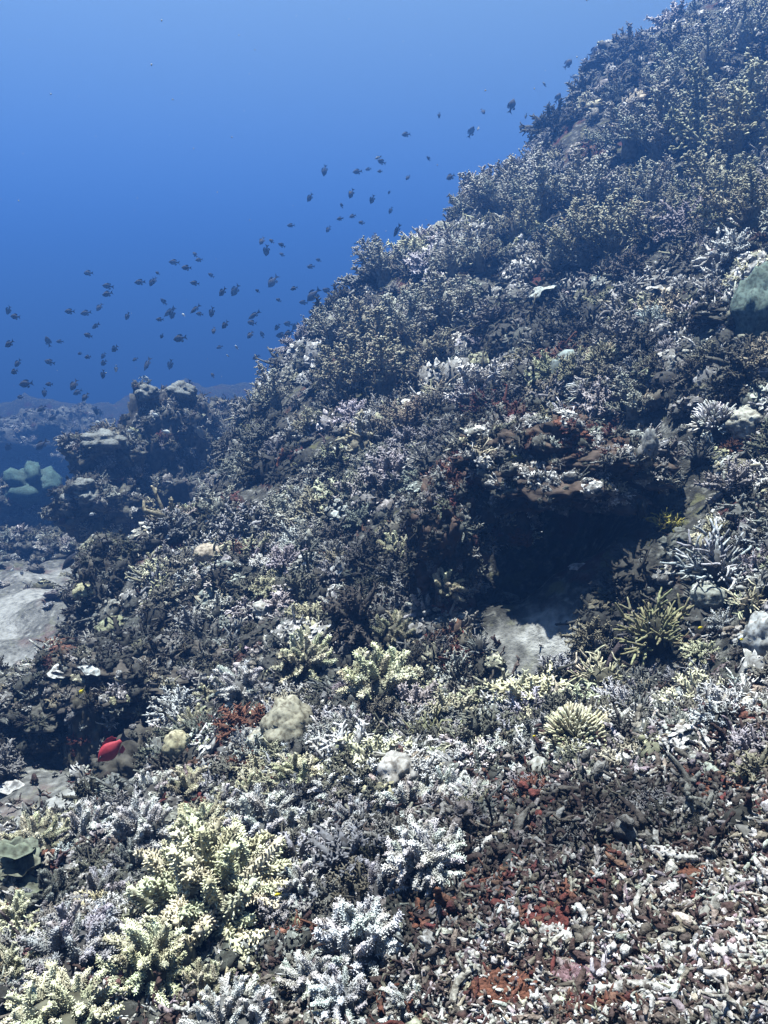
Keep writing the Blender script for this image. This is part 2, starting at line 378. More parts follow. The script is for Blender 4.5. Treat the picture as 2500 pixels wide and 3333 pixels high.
def twig_mesh(seed, n=13, stout=.85):
    g = np.random.default_rng(seed); mb = MB()
    iv, jf = ico(2); mb.add(iv * [.36, .36, .18] * (1 + .45 * fbm(iv[:, 0] * 2.5 + seed, iv[:, 1] * 2.5, iv[:, 2] * 2.5, o=3))[:, None], jf, .05)
    for d in dirs_dome(n, 1.4, g):
        p = d * [.25, .25, .1]; l = g.uniform(.16, .5); q = p + (d + g.normal(0, .25, 3)) * l * .6; e = q + (d + g.normal(0, .5, 3)) * l * .5
        mb.add(*tube([p, q, e], np.array([.060, .048, .028]) * stout * g.uniform(.7, 1.4), 5, [.05, .5, g.uniform(.5, 1)], jit=.25, rng=g))
        for k in range(5):
            f = g.uniform(.3, 1.0); s_ = p + (e - p) * f; dd = d + g.normal(0, .9, 3); dd /= np.linalg.norm(dd); ll = g.uniform(.06, .17)
            mb.add(*tube([s_, s_ + dd * ll], np.array([.036, .022]) * stout, 5, [.45, 1], jit=.2, rng=g))
    return mb.mesh('twig', M_CORAL)
def bush_mesh(seed, n=22):
    """bushy coral clump of stubby bottlebrush branches as one mesh, for the small ones"""
    g = np.random.default_rng(seed); mb = MB()
    iv, jf = ico(1); mb.add(iv * [.32, .32, .2], jf, .05)
    for d in dirs_dome(n, 1.4, g):
        p = d * [.22, .22, .12]; l = g.uniform(.28, .45); e = p + (d + g.normal(0, .22, 3)) * l
        mb.add(*tube([p, (p + e) / 2 + g.normal(0, .02, 3), e], [.062, .052, .026], 6, [.1, .5, .9], jit=.25, rng=g))
        x, y, z = frame(d)
        for k in range(18):
            a = k * 2.4 + g.uniform(-.4, .4); f = .15 + .85 * k / 18; s = p + (e - p) * f; dd = (x * math.cos(a) + y * math.sin(a)) + z * .7; dd /= np.linalg.norm(dd)
            mb.add(*tube([s, s + dd * g.uniform(.06, .13)], [.022, .012], 4, [.45, 1], rng=g))
    return mb.mesh('bush', M_CORAL)
def mound_mesh(seed, sub=4, lobes=14, depth=.16, mat=None, top=1.0, grain=.02):
    """massive coral: rounded lobes meeting in creases"""
    g = np.random.default_rng(seed); iv, jf = ico(sub); C = g.normal(0, 1, (lobes, 3)); C /= np.linalg.norm(C, axis=1, keepdims=True)
    d = np.linalg.norm(iv[:, None] - C[None], axis=2); d.sort(axis=1); e = d[:, 1] - d[:, 0]
    k = 1 - depth * (1 - np.minimum(1, e * 2.4)**.6) + grain * fbm(iv[:, 0] * 9, iv[:, 1] * 9, iv[:, 2] * 9, o=2, seed=seed) + .14 * fbm(iv[:, 0] * 1.7 + seed, iv[:, 1] * 1.7, iv[:, 2] * 1.7, o=2, seed=seed)
    mb = MB(); mb.add(iv * k[:, None], jf, np.clip(.55 + .45 * np.minimum(1, e * 3), 0, 1) * top); return mb.mesh('mound', mat or M_CORAL)
def outcrop_mesh(seed, radii, amp=.28, sub=6, freq=2.1, top_heavy=0.):
    g = np.random.default_rng(seed); iv, jf = ico(sub); o = g.uniform(0, 50)
    n = fbm(iv[:, 0] * freq + o, iv[:, 1] * freq, iv[:, 2] * freq, o=4, seed=seed); r = np.abs(fbm(iv[:, 0] * freq * 2.4 + o, iv[:, 1] * freq * 2.4, iv[:, 2] * freq * 2.4, o=3, seed=seed + 5))
    k = 1 + amp * n - amp * .55 * r + .13 * np.abs(fbm(iv[:, 0] * 9 + o, iv[:, 1] * 9, iv[:, 2] * 9, o=3, seed=seed + 9))
    v = iv * k[:, None] * radii; v[:, :2] *= (1 + top_heavy * np.clip(iv[:, 2:3], -1, 1))
    mb = MB(); tipv = np.clip(.3 + .5 * fbm(iv[:, 0] * 5, iv[:, 1] * 5, iv[:, 2] * 5, o=3, seed=seed + 3), 0, 1); mb.add(v, jf, tipv)
    return mb.mesh('rock', M_ROCK)
B_BOTTLE = [branch_bottlebrush(100 + i) for i in range(9)]
B_STAG = [branch_staghorn(200 + i) for i in range(5)]
B_FING = [branch_fingers(250 + i) for i in range(3)]
B_PLUME = [plume_soft(300 + i) for i in range(5)]

# ------------------------------------------------------------------ outcrops (rocks that stand out of the slope)
OUT = []           # (object, mesh) used later to seat small corals on them
def outcrop(name, u, v, d, radii, label, cat='rock', seed=1, tint=(.20, .18, .16), rot=0., amp=.28, th_=0., dz=0., cover=1.0):
    p = ray(u, v) * d; o = obj(name, outcrop_mesh(seed, radii, amp, 6 if d < 5 and max(radii) > .3 else 5, 2.1, th_)); o['tint'] = list(tint)
    o.location = (p[0], p[1], p[2] + dz); o.rotation_euler = (0, 0, rot); tag(o, label, cat); OUT.append((o, cover)); return o
outcrop('overhanging_rock', 1800, 1510, 4.10, (.46, .56, .20), 'overhanging ledge of rock with red and rust crusts above the black cave', seed=3, tint=(.16, .11, .085), rot=.12, cover=1.3)
outcrop('overhanging_rock', 2440, 1060, 4.95, (.34, .32, .12), 'dark shelf of rock under the sea green boulder coral', seed=23, tint=(.10, .095, .08), rot=.1)
outcrop('cave_pillar', 1450, 1800, 3.95, (.17, .26, .34), 'craggy pillar of rock on the near side of the black cave, crusted red', seed=5, tint=(.17, .11, .085), cover=1.6)
outcrop('cave_pillar', 1570, 1640, 4.1, (.26, .26, .20), 'rough rock shoulder crusted with pale and red growth over the cave', seed=6, tint=(.18, .14, .11), cover=1.6)
outcrop('overhanging_rock', 470, 2190, 4.45, (.46, .36, .13), 'broad rubble topped ledge roofing the hollow with the red fish', seed=7, tint=(.17, .15, .13), cover=1.3)
outcrop('rock_column', 300, 2440, 4.35, (.11, .13, .27), 'furry brown column of rock standing in the sandy hollow', seed=8, tint=(.16, .15, .11), cover=.8)
outcrop('boulder', 455, 2520, 3.75, (.17, .15, .15), 'dark mossy boulder just below the red fish', seed=9, tint=(.13, .12, .10), cover=.2)
outcrop('overhanging_rock', 90, 2310, 4.7, (.34, .32, .14), 'ragged rock ledge with pale coral at the edge of the sand flat', seed=10, tint=(.17, .17, .15), cover=1.2)
outcrop('overhanging_rock', 760, 1880, 5.0, (.26, .26, .14), 'dome of rock with a dark hole beneath, mid slope', seed=11, tint=(.17, .15, .13), cover=1.2)
outcrop('rock_bluff', 390, 1990, 5.75, (.30, .40, .42), 'steep dark rock bluff where the slope drops to the sand', seed=12, tint=(.15, .14, .12), cover=1.2)
outcrop('coral_pinnacle', 540, 1450, 9.6, (.40, .40, .80), 'tall dark pinnacle of rock rising behind the ridge against blue water', 'rock pinnacle', 33, (.20, .20, .19), .4, .24, .10, -.12, 1.3)
outcrop('coral_pinnacle', 645, 1450, 10.4, (.28, .40, .58), 'lower knobbly shoulder beside the tall dark pinnacle', 'rock pinnacle', 14, (.20, .20, .19), .2, .36, .10, -.2, 1.3)
outcrop('coral_bommie', 345, 1480, 9.0, (.34, .36, .26), 'mushroom shaped coral head with pale lumpy top in front of the pinnacle', 'coral head', 15, (.26, .26, .22), 0., .32, .15, -.02, 1.6)
outcrop('coral_bommie', 320, 1640, 8.7, (.40, .40, .32), 'dark lumpy coral head with yellowish knobs below the mushroom shaped one', 'coral head', 16, (.22, .22, .18), .6, .34, .15, -.05, 1.6)
outcrop('coral_bommie', 560, 1650, 9.3, (.42, .42, .46), 'shadowed coral head tucked behind the edge of the near slope', 'coral head', 17, (.18, .18, .17), .9, .34, .1, -.05, 1.3)
outcrop('rock_wall', 780, 1500, 11.6, (.85, .60, .78), 'blocky rock with dark sheer face and pale flat top behind the ridge', 'rock', 18, (.20, .20, .18), .3, .16, .05, -.05, 1.5)
outcrop('low_rock', 120, 1760, 11.0, (.55, .50, .22), 'low crusted rock on the sand, far out in the blue haze', 'rock', 19, (.22, .22, .20), 0., .32, 0., -.12, 1.3)
outcrop('low_rock', 60, 1640, 14.0, (.75, .6, .40), 'wide hazy rock carrying the teal plate coral', 'rock', 20, (.20, .22, .21), 0., .32, 0., -.1, 1.0)
outcrop('far_boulder', 200, 1440, 24., (1.8, 1.4, 1.0), 'faint boulder pile fading into deep blue water', 'rock', 22, (.24, .26, .25), 0., .35, 0., -.2, .6)
outcrop('crest_rock', 1985, 330, 10.9, (.36, .34, .24), 'large rounded rock bulge on the upper ridge crest', seed=24, tint=(.20, .21, .21))
outcrop('crest_rock', 2030, 215, 11.2, (.40, .36, .22), 'rounded rock bulge high on the ridge crest near the top', seed=25, tint=(.20, .21, .21))
bpy.context.view_layer.update()

print('outcrops', time.time() - T0)
# ------------------------------------------------------------------ big corals placed by what they stand on
BVHS = []
for o, _ in OUT:
    mw = o.matrix_world; BVHS.append(BVHTree.FromPolygons([tuple(mw @ q.co) for q in o.data.vertices], [tuple(q.vertices) for q in o.data.polygons]))
def cast(u, v):
    r = ray(float(u), float(v)); best = None; rv = Vector(tuple(r))
    for t in [GROUND] + BVHS:
        loc, nn, _i, d = t.ray_cast(Vector((0, 0, 0)), rv)
        if loc is not None and (best is None or d < best[2]):
            if nn.dot(rv) > 0: nn = -nn
            best = (np.array(loc), np.array(nn), d)
    return best, r
def spot(u, v, lift=0.):
    b, r = cast(u, v); k = 0
    while b is None: k += 1; b, r = cast(u, v + 12 * k)          # off the crest: step down to the ground
    p, n, d = b
    if d < 30 and abs(p[2] - float(height(p[0:1], p[1:2])[0])) < .03: n = normal_at(p[0:1], p[1:2])[0]
    return p, n, d
WHITE = (.98, .98, .97); LILAC = (.66, .64, .68); YEL = (1.05, 1.04, .74); CREAM = (.84, .81, .58); GREEN = (.36, .37, .22); OLIVE = (.44, .40, .14); GREY = (.34, .35, .34)
EXCL = [(*(ray(365, 2445) * k_), .17) for k_ in (3.3, 3.55, 3.8)] + [(*(ray(2303, 1960) * 2.9), .12), (*(ray(236, 1830) * 6.8), .3)]; ANCH = []; HOLES = [(.7, 3.62, .38), (1.1, 3.65, .36), (.82, 4.1, .55), (1.10, 4.1, .30), (.45, 3.9, .35), (-.9, 5.05, .2), (-1.12, 3.8, .3)]   # cave floors, bare
def colony(name, u, v, wpx, hpx, kind, tint, label, cat='coral', group=None, n=None, lean=.4, seed=None):
    """v is the foot of the colony; size from its width in the photo at the distance of the ground it stands on"""
    p, nrm, d = spot(u, v); W_ = wpx * d / F; H_ = hpx * d / F; EXCL.append((p[0], p[1], p[2], W_ * .50)); ANCH.append((u, v - hpx / 2, label)); seed = seed if seed is not None else int(u * 7 + v)
    g = np.random.default_rng(seed)
    e = bpy.data.objects.new(name, None); COL.objects.link(e)
    up = nrm * lean + np.array([0, -.15, 1.]); up /= np.linalg.norm(up); place(e, p, up, g.uniform(0, 6.28)); tag(e, label, cat, group)
    R = W_ / 2; H_ *= .85 if kind == 'bottle' else 1.
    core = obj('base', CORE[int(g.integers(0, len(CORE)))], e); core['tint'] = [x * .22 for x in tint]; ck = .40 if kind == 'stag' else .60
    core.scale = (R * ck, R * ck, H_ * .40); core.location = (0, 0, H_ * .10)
    meshes = {'bottle': B_BOTTLE, 'stag': B_STAG, 'fing': B_FING}[kind]; L0 = {'bottle': .10, 'stag': .135, 'fing': .07}[kind]
    n = int(n * 1.4) if kind == 'bottle' else n
    if n is None: n = {'bottle': 26, 'stag': 20, 'fing': 26}[kind]
    bl = {'bottle': .62, 'stag': .95, 'fing': .45}[kind] * min(R, H_ * .8)
    for i, dd in enumerate(dirs_dome(n, 1.5, g)):
        o = obj('branch', meshes[int(g.integers(0, len(meshes)))], e); o['tint'] = jitter(tint, .16)
        k = {'bottle': .55, 'stag': .22, 'fing': .62}[kind]
        o.location = (dd[0] * R * k, dd[1] * R * k, H_ * .06 + dd[2] * H_ * k * .75)
        q = dd + g.normal(0, .20, 3) + [0, 0, .15]; o.rotation_mode = 'QUATERNION'; o.rotation_quaternion = quat(q / np.linalg.norm(q), g.uniform(0, 6.28))
        s = bl / L0 * g.uniform(.75, 1.2); o.scale = (s, s, s)
    return e
CORE = [mound_mesh(40 + i, 3, 10, .2, M_ROCK, .35) for i in range(3)]
BUSHY = 'bushy corals of bottlebrush branches'
for a in [
 (690, 2960, 420, 300, 'bottle', YEL, 'largest yellow tipped bushy coral, spreading in the left foreground', 46),
 (640, 2740, 190, 150, 'bottle', YEL, 'yellow bushy coral crowning the back of the largest yellow colony', 22),
 (850, 2870, 160, 150, 'bottle', YEL, 'small yellow bushy coral against the right flank of the largest yellow colony', 18),
 (480, 3190, 230, 240, 'bottle', YEL, 'yellow bushy coral in front of the largest colony, beside the tan barrel sponge', 30),
 (40, 3030, 150, 150, 'bottle', YEL, 'yellow bushy coral cut by the left picture edge, above the lilac lumps', 18),
 (50, 3200, 170, 140, 'bottle', CREAM, 'cream bushy coral at the left picture edge near the bottom corner', 20),
 (190, 3345, 360, 160, 'bottle', YEL, 'bright yellow bushy coral filling the bottom left corner', 34),
 (240, 3130, 300, 170, 'bottle', LILAC, 'dull lilac bushy coral between the yellow colonies, bottom left', 30),
 (330, 2950, 170, 130, 'bottle', LILAC, 'lilac grey bushy coral behind the lilac one in the left foreground', 20),
 (470, 2740, 190, 180, 'bottle', WHITE, 'white bushy coral at the edge of the sand, left of the yellow crown', 26),
 (500, 2600, 140, 110, 'bottle', WHITE, 'white bushy coral standing on the rim below the dark boulder', 16),
 (410, 2850, 150, 120, 'bottle', GREY, 'greyish bushy coral left of the largest yellow colony', 18),
 (120, 2760, 220, 110, 'bottle', CREAM, 'cream bushy coral at the left edge above the olive plates', 22),
 (720, 2640, 110, 120, 'bottle', WHITE, 'upright white bushy coral sprig below the red sponge', 12),
 (860, 2720, 250, 170, 'bottle', WHITE, 'white bushy coral with long side arms below the red sponge', 26),
 (985, 2920, 150, 130, 'bottle', WHITE, 'round white bushy coral right of the largest yellow colony', 24),
 (1170, 3120, 240, 250, 'bottle', (1.05, 1.07, 1.10), 'brightest blue white bushy coral in the centre foreground', 34),
 (1110, 3290, 180, 150, 'bottle', (1.02, 1.04, 1.08), 'blue white bushy coral just below the brightest one', 22),
 (760, 3340, 330, 130, 'bottle', WHITE, 'pale bushy coral along the bottom edge left of centre', 28),
 (1330, 2650, 200, 130, 'bottle', WHITE, 'white bushy coral behind the white finger coral dome', 24),
 (1160, 2690, 170, 110, 'bottle', LILAC, 'lilac bushy coral between the lumpy white mound and white finger dome', 18),
 (1235, 2270, 260, 200, 'bottle', YEL, 'yellow bushy coral alone over a black gap, middle of the slope', 34),
 (1290, 2080, 190, 100, 'bottle', (.62, .60, .42), 'flat yellowish bushy coral just above the lone yellow colony', 20),
 (1000, 2170, 180, 140, 'bottle', YEL, 'yellow bushy coral left of the lone mid slope colony', 24),
 (985, 2290, 70, 80, 'bottle', YEL, 'tiny yellow bushy coral above the lumpy tan coral', 10),
 (780, 2260, 200, 120, 'bottle', WHITE, 'white spiky bushy coral left of the yellow mid slope corals', 24),
 (640, 2370, 110, 90, 'bottle', CREAM, 'cream bushy coral just above the pale ball coral', 14),
 (690, 2270, 100, 80, 'bottle', CREAM, 'small cream bushy coral up the slope from the pale ball coral', 12),
 (960, 2560, 170, 150, 'bottle', YEL, 'yellow bushy coral right of the red sponge', 24),
 (1120, 2480, 150, 130, 'bottle', CREAM, 'cream bushy coral between the lumpy tan and lumpy white mounds', 18),
 (1100, 2590, 140, 100, 'bottle', WHITE, 'white bushy coral right beside the lumpy white mound', 16),
 (1290, 1800, 150, 80, 'bottle', YEL, 'yellowish bushy coral on the slope left of the cave pillar', 16),
 (1450, 1920, 130, 80, 'bottle', CREAM, 'cream bushy coral at the foot of the cave pillar', 14),
 (1380, 1990, 130, 80, 'bottle', WHITE, 'white bushy coral just below the cave pillar', 14),
 (1540, 2630, 150, 120, 'bottle', WHITE, 'white bushy coral on the edge of the rubble bank', 20),
 (1060, 2790, 170, 120, 'bottle', WHITE, 'white bushy coral low between the brightest coral and the lumpy white mound', 22),
 (1240, 2900, 150, 110, 'bottle', LILAC, 'lilac white bushy coral left of the hollow under the white finger dome', 18),
 (610, 2590, 150, 110, 'bottle', CREAM, 'cream bushy coral under the maroon sponge, left foreground', 18),
 (1010, 3220, 160, 120, 'bottle', WHITE, 'white bushy coral left of the blue white ones at the bottom', 20),
 (290, 2720, 170, 120, 'bottle', WHITE, 'white bushy coral at the front lip of the sand pocket', 22),
 (180, 2930, 160, 110, 'bottle', GREY, 'grey bushy coral right of the olive plates', 18),
 (840, 2590, 140, 100, 'bottle', CREAM, 'cream bushy coral directly below the big dark red sponge', 18),
 (1130, 2370, 140, 90, 'bottle', WHITE, 'white bushy coral up the slope from the cream one between the mounds', 18),
 (1390, 2230, 130, 80, 'bottle', CREAM, 'cream bushy coral right of the lone yellow colony', 16),
 (880, 2340, 110, 70, 'bottle', WHITE, 'white bushy coral left shoulder of the lumpy tan boulder', 14),
 (1460, 2580, 140, 100, 'bottle', WHITE, 'white bushy coral up slope from the rubble edge, centre', 20),
 (1620, 2400, 130, 80, 'bottle', GREY, 'grey bushy coral between the grey green antler coral and the cream dome', 16),
 (680, 3250, 170, 120, 'bottle', CREAM, 'cream bushy coral at the foot of the tan barrel sponge', 20),
 (1330, 3290, 150, 100, 'bottle', WHITE, 'white bushy coral at the bottom edge where rubble begins', 18),
 (1090, 1980, 120, 70, 'bottle', WHITE, 'white bushy coral above the yellow colonies of the mid slope', 14),
 (930, 1880, 110, 60, 'bottle', CREAM, 'cream bushy coral below the lone grey soft coral', 14),
 (1390, 2830, 230, 180, 'bottle', WHITE, 'big white finger coral dome over a black hollow, centre foreground', 52),
 (1870, 2410, 200, 120, 'fing', CREAM, 'cream finger coral dome at the top of the rubble bank', 40),
 (1970, 1180, 120, 80, 'fing', CREAM, 'cream spiky finger coral above the white antler coral, upper slope', 24),
 (2330, 1400, 150, 110, 'fing', WHITE, 'white spiky finger coral near the right edge beside the knobbly white coral', 26),
 (1410, 2440, 200, 140, 'stag', GREEN, 'grey green antler coral left of the cave sand', 22),
 (1960, 2230, 260, 120, 'stag', CREAM, 'pale antler coral in front of the cave sand', 26),
 (2330, 1880, 250, 190, 'stag', (.62, .65, .68), 'large bluish white antler coral right of the cave', 30),
 (2130, 2100, 240, 220, 'stag', (.36, .35, .20), 'yellow green antler coral beside the grey brain coral cap', 34),
 (2175, 1730, 130, 90, 'stag', (.55, .50, .12), 'bright yellow antler coral small at the cave mouth', 18),
 (2440, 1990, 150, 110, 'stag', CREAM, 'pale antler coral right of the grey brain coral cap', 14),
 (1905, 1310, 130, 120, 'stag', WHITE, 'white antler coral on a dark stump, upper slope', 22),
 (1640, 1780, 110, 110, 'stag', WHITE, 'small white antler coral on the rusty shoulder over the cave', 14),
 (2080, 2330, 180, 110, 'stag', GREY, 'grey antler coral between the rubble bank and the cave', 16),
 (2420, 2280, 150, 100, 'stag', WHITE, 'white antler coral at the right edge above the rubble', 14),
 (1560, 2120, 120, 90, 'stag', GREY, 'dim grey antler coral at the left side of the cave sand', 12),
 (1240, 2010, 150, 80, 'stag', GREY, 'thin grey antler coral on the slope above the lone yellow colony', 14),
 (2280, 1500, 150, 90, 'stag', GREY, 'grey antler coral in shade below the white finger coral at right', 14),
]:
    nm = {'bottle': 'bushy_coral', 'stag': 'antler_coral', 'fing': 'finger_coral'}[a[4]]
    gp = {'bottle': BUSHY, 'stag': 'branching antler corals', 'fing': 'domes of finger coral'}[a[4]]
    colony(nm, a[0], a[1], a[2], a[3], a[4], a[5], a[6], 'coral', gp, a[7])

print('colonies', time.time() - T0)
# massive corals, sponges
def mound(name, u, v, wpx, hpx, tint, label, cat='coral', seed=1, lobes=14, depth=.16, sink=.42, stalk=None, grain=.085):
    p, nrm, d = spot(u, v); R = wpx * d / F / 2; H = hpx * d / F; EXCL.append((p[0], p[1], p[2], R)); ANCH.append((u, v - hpx / 2, label))
    o = obj(name, mound_mesh(seed, 4, lobes, depth, grain=grain)); o['tint'] = list(tint); o.scale = (R, R, H * .62); o.location = (p[0], p[1], p[2] + H * (.62 - sink)); tag(o, label, cat)
    o.rotation_euler = (0, 0, seed); return o
mound('brain_coral', 580, 2468, 88, 84, (.66, .62, .42), 'smooth pale yellow ball of brain coral beside the red sponge', seed=51, lobes=60, depth=.05, sink=.15)
mound('lumpy_coral', 940, 2400, 180, 150, (.42, .40, .31), 'lumpy tan boulder coral above the red sponge', seed=52, lobes=9, depth=.18)
mound('lumpy_coral', 860, 2430, 110, 70, (.46, .44, .36), 'low greenish tan lump of coral at the foot of the lumpy tan boulder', seed=53, lobes=8, depth=.2)
mound('lumpy_coral', 1295, 2540, 125, 110, (.60, .58, .56), 'lumpy white mound coral in the centre of the picture, low', seed=54, lobes=10, depth=.16)
mound('lumpy_coral', 1752, 2520, 75, 65, (.52, .53, .50), 'small grey green lump of coral on the rubble bank', seed=55, lobes=8, depth=.12)
cap = mound('brain_coral', 2303, 1990, 108, 70, (.50, .53, .48), 'grey brain coral cap on a dark stump right of the cave', seed=56, lobes=90, depth=.05, sink=-.05)
mound('boulder_coral', 2475, 1060, 190, 220, (.20, .29, .255), 'big sea green boulder coral cut by the right picture edge', seed=57, lobes=90, depth=.16, grain=.06)
mound('lumpy_coral', 675, 1815, 90, 55, (.58, .50, .40), 'small peach tinted dome coral above the dark hole, left slope', seed=58, lobes=7, depth=.12)
mound('lumpy_coral', 1470, 2820, 50, 60, (.34, .38, .42), 'bluish grey lump beside the white finger coral dome', 'sponge', seed=59, lobes=30, depth=.06)
mound('lumpy_coral', 2425, 1400, 130, 90, (.64, .64, .56), 'knobbly white dome coral near the right edge', seed=60, lobes=34, depth=.22)
mound('barrel_sponge', 605, 3170, 62, 150, (.36, .34, .22), 'tan barrel shaped sponge under the yellow bushy coral, left foreground', 'sponge', seed=61, lobes=40, depth=.04)
mound('lumpy_coral', 2110, 1480, 60, 105, (.40, .42, .42), 'knobby grey finger lump standing on the slope above the cave', seed=62, lobes=14, depth=.2)
mound('lumpy_coral', 860, 1990, 80, 45, (.56, .56, .52), 'pale dome of coral beside the dark hole on the left slope', seed=63, lobes=22, depth=.12)
mound('lumpy_coral', 370, 2050, 110, 50, (.34, .37, .24), 'mossy green mound at the foot of the dark bluff', seed=64, lobes=12, depth=.15)
mound('lumpy_coral', 275, 1935, 70, 45, (.46, .45, .28), 'pale yellow mound coral at the rim of the bluff over the sand', seed=65, lobes=10, depth=.15)
for k_, (a0, a1, a2, a3, lb) in enumerate([(340, 1450, 150, 60, 'pale lumpy coral crown on the mushroom shaped coral head'), (480, 1290, 80, 45, 'pale knob of coral on the near top corner of the tall pinnacle'),
  (590, 1290, 110, 60, 'pale lumpy coral on the top of the tall pinnacle'), (275, 1585, 80, 35, 'yellowish rounded coral on the dark lumpy coral head'), (230, 1640, 70, 45, 'pale rounded coral at the outer edge of the dark lumpy coral head'),
  (290, 1620, 90, 40, 'low pale coral in the middle of the dark lumpy coral head'), (360, 1780, 30, 28, 'small white ball coral at the foot of the coral heads')]):
    mound('lumpy_coral', a0, a1, a2, a3, (.26, .28, .27), lb, seed=80 + k_, lobes=16, depth=.3, grain=.14)
mound('lumpy_coral', 1665, 1500, 70, 35, (.26, .25, .07), 'mustard yellow mossy mound on the rock shoulder over the cave', 'sponge', seed=66, lobes=20, depth=.1)
mound('lumpy_coral', 2490, 2120, 130, 150, (.52, .54, .54), 'pale lumpy coral at the right edge above the white plate', seed=67, lobes=24, depth=.2)
mound('lumpy_coral', 1440, 780, 70, 70, (.50, .50, .42), 'fuzzy pale dome coral on the ridge crest', seed=68, lobes=30, depth=.08)
# tube sponge on the upper slope: a grey bent vase beside white antler coral
p, nrm, d = spot(1790, 1250); g = np.random.default_rng(5); mb = MB(); t = np.linspace(0, 1, 8); L = 150 * d / F
path = np.stack([L * .28 * np.sin(t * 2.2), 0 * t, L * (t - .35 * t**3)], -1); rad = L * np.array([.18, .22, .26, .27, .27, .26, .25, .15])
mb.add(*tube(path, rad, 14, np.linspace(.4, 1, 8), jit=.05, rng=g)); o = obj('tube_sponge', mb.mesh('tube_sponge', M_SOFT)); o['tint'] = [.34, .40, .38]; place(o, p - np.array([0, 0, .02])); tag(o, 'bent grey tube sponge beside the white antler coral, upper slope', 'sponge')

print('mounds', time.time() - T0)
# encrusting red and rust sponges: knobbly mats
def sponge_mat(u, v, wpx, hpx, tint, label, seed, n=26):
    g = np.random.default_rng(seed); p0, nrm, d = spot(u, v); mb = MB(); iv, jf = ico(2); acc = []
    for k in range(int(n * 7)):
        du, dv = g.normal(0, .27, 2); b_, _r = cast(u + du * wpx, v + dv * hpx)
        if b_ is None: continue
        q, nn, dd = b_
        if abs(dd - d) > .14: continue
        s = g.uniform(.004, .011) * max(1, d / 3.0)
        if acc and min(np.linalg.norm(q - a_) - s_ for a_, s_ in acc) > s * .8: continue
        acc.append((q, s)); dsp = 1 + .6 * fbm(iv[:, 0] * 3 + k, iv[:, 1] * 3, iv[:, 2] * 3, o=2)
        mb.add(iv * dsp[:, None] * s * [1.2, 1.2, .8] + q - p0 + nn * (s * .3 + (.012 if v > 2480 else .004)), jf, g.uniform(.4, 1.0))
    if not mb.v: return
    o = obj('crust_sponge', mb.mesh('crust_sponge', M_SPONGE)); o.location = tuple(p0); o['tint'] = list(tint); tag(o, label, 'sponge')
RED = (.18, .048, .040); RUST = (.23, .095, .060); MAROON = (.13, .036, .036); PINK = (.32, .20, .23)
REDZ = [
 (840, 2480, 180, 130, RED, 'big dark red crusting sponge beside the pale ball coral', 90), (690, 2460, 110, 110, MAROON, 'maroon crusting sponge touching the pale ball coral', 40),
 (1510, 1560, 90, 70, RED, 'red crusting sponge streak on the pillar shoulder above the cave', 34), (1880, 1440, 220, 80, RUST, 'rust coloured sponge crust along the ledge over the cave', 70),
 (1830, 1390, 90, 50, RUST, 'small rust sponge crust on top of the cave ledge', 24), (1590, 1740, 70, 70, RED, 'red sponge patch under the small white antler coral by the cave', 26),
 (1690, 1750, 90, 50, RUST, 'rust sponge patch right of the small white antler coral by the cave', 22), (1490, 1660, 60, 70, RUST, 'rust patch on the face of the cave pillar', 22),
 (1640, 1340, 120, 40, MAROON, 'maroon sponge strip on the slope below the brown soft corals', 24), (2440, 1420, 130, 60, RED, 'red sponge glimpsed in the shade at the right picture edge', 26),
 (1500, 2130, 120, 160, MAROON, 'dark maroon sponge on the rock left of the cave sand', 50), (820, 1790, 90, 50, MAROON, 'maroon sponge crust above the dark hole on the left slope', 24),
 (1660, 2900, 150, 90, RUST, 'rust orange sponge patch among the rubble, centre right', 44), (1450, 3000, 130, 70, RUST, 'rust sponge patch in the rubble right of the brightest coral', 32),
 (1790, 3010, 120, 80, RED, 'red crust patch in the middle of the rubble bank', 30), (1660, 3240, 190, 80, RUST, 'rust orange crust patch at the bottom of the rubble bank', 44),
 (1700, 2640, 130, 130, MAROON, 'maroon crust beside the small grey lump on the rubble bank', 40), (2330, 2570, 140, 80, RUST, 'rust crust patch in the upper right rubble', 34),
 (1890, 3190, 110, 60, PINK, 'pink crust patch low in the rubble bank', 26), (930, 3060, 120, 40, RED, 'red crust on a stick among the rubble by the brightest coral', 24),
 (2260, 2880, 100, 60, RUST, 'rust crust dot in the right hand rubble', 22), (640, 2600, 60, 40, RED, 'small red crust below the maroon sponge in the left foreground', 12)]
for i, a in enumerate(REDZ):
    sponge_mat(a[0], a[1], a[2], a[3], a[4], a[5], 700 + i, a[6])

print('sponges', time.time() - T0)
# plate corals and pale shells of coral lying about
def plates(u, v, wpx, tint, label, n=3, seed=1, stack=.4, flat=True, cat='coral'):
    g = np.random.default_rng(seed); p, nrm, d = spot(u, v); S = wpx * d / F / 2; EXCL.append((p[0], p[1], p[2], S * .8))
    e = bpy.data.objects.new('plate_coral', None); COL.objects.link(e); e.location = tuple(p); tag(e, label, cat)
    mb = MB(); mb.add(*tube([(0, 0, -.3 * S), (0, 0, .15 * S), (.05 * S, 0, .3 * S)], [S * .12, S * .09, S * .11], 7, [.2, .3, .5], rng=g)); st = obj('stalk', mb.mesh('stalk', M_CORAL), e); st['tint'] = [x * .6 for x in tint]
    for k in range(n):
        mb = MB(); dd = np.array([g.normal(0, .25), -.25 + g.normal(0, .2), 1.]); c = np.array([g.normal(0, .45) * S, g.normal(0, .35) * S, S * (.25 + stack * k)]) if n > 1 else np.array([0, 0, S * .3])
        flake(mb, g, c, dd, S * (g.uniform(.35, .75) if n > 2 else (g.uniform(.6, .9) if n > 1 else 1.)), 1., 22, 6); o = obj('plate', mb.mesh('plate', M_CORAL), e); o['tint'] = jitter(tint, .1)
    return e
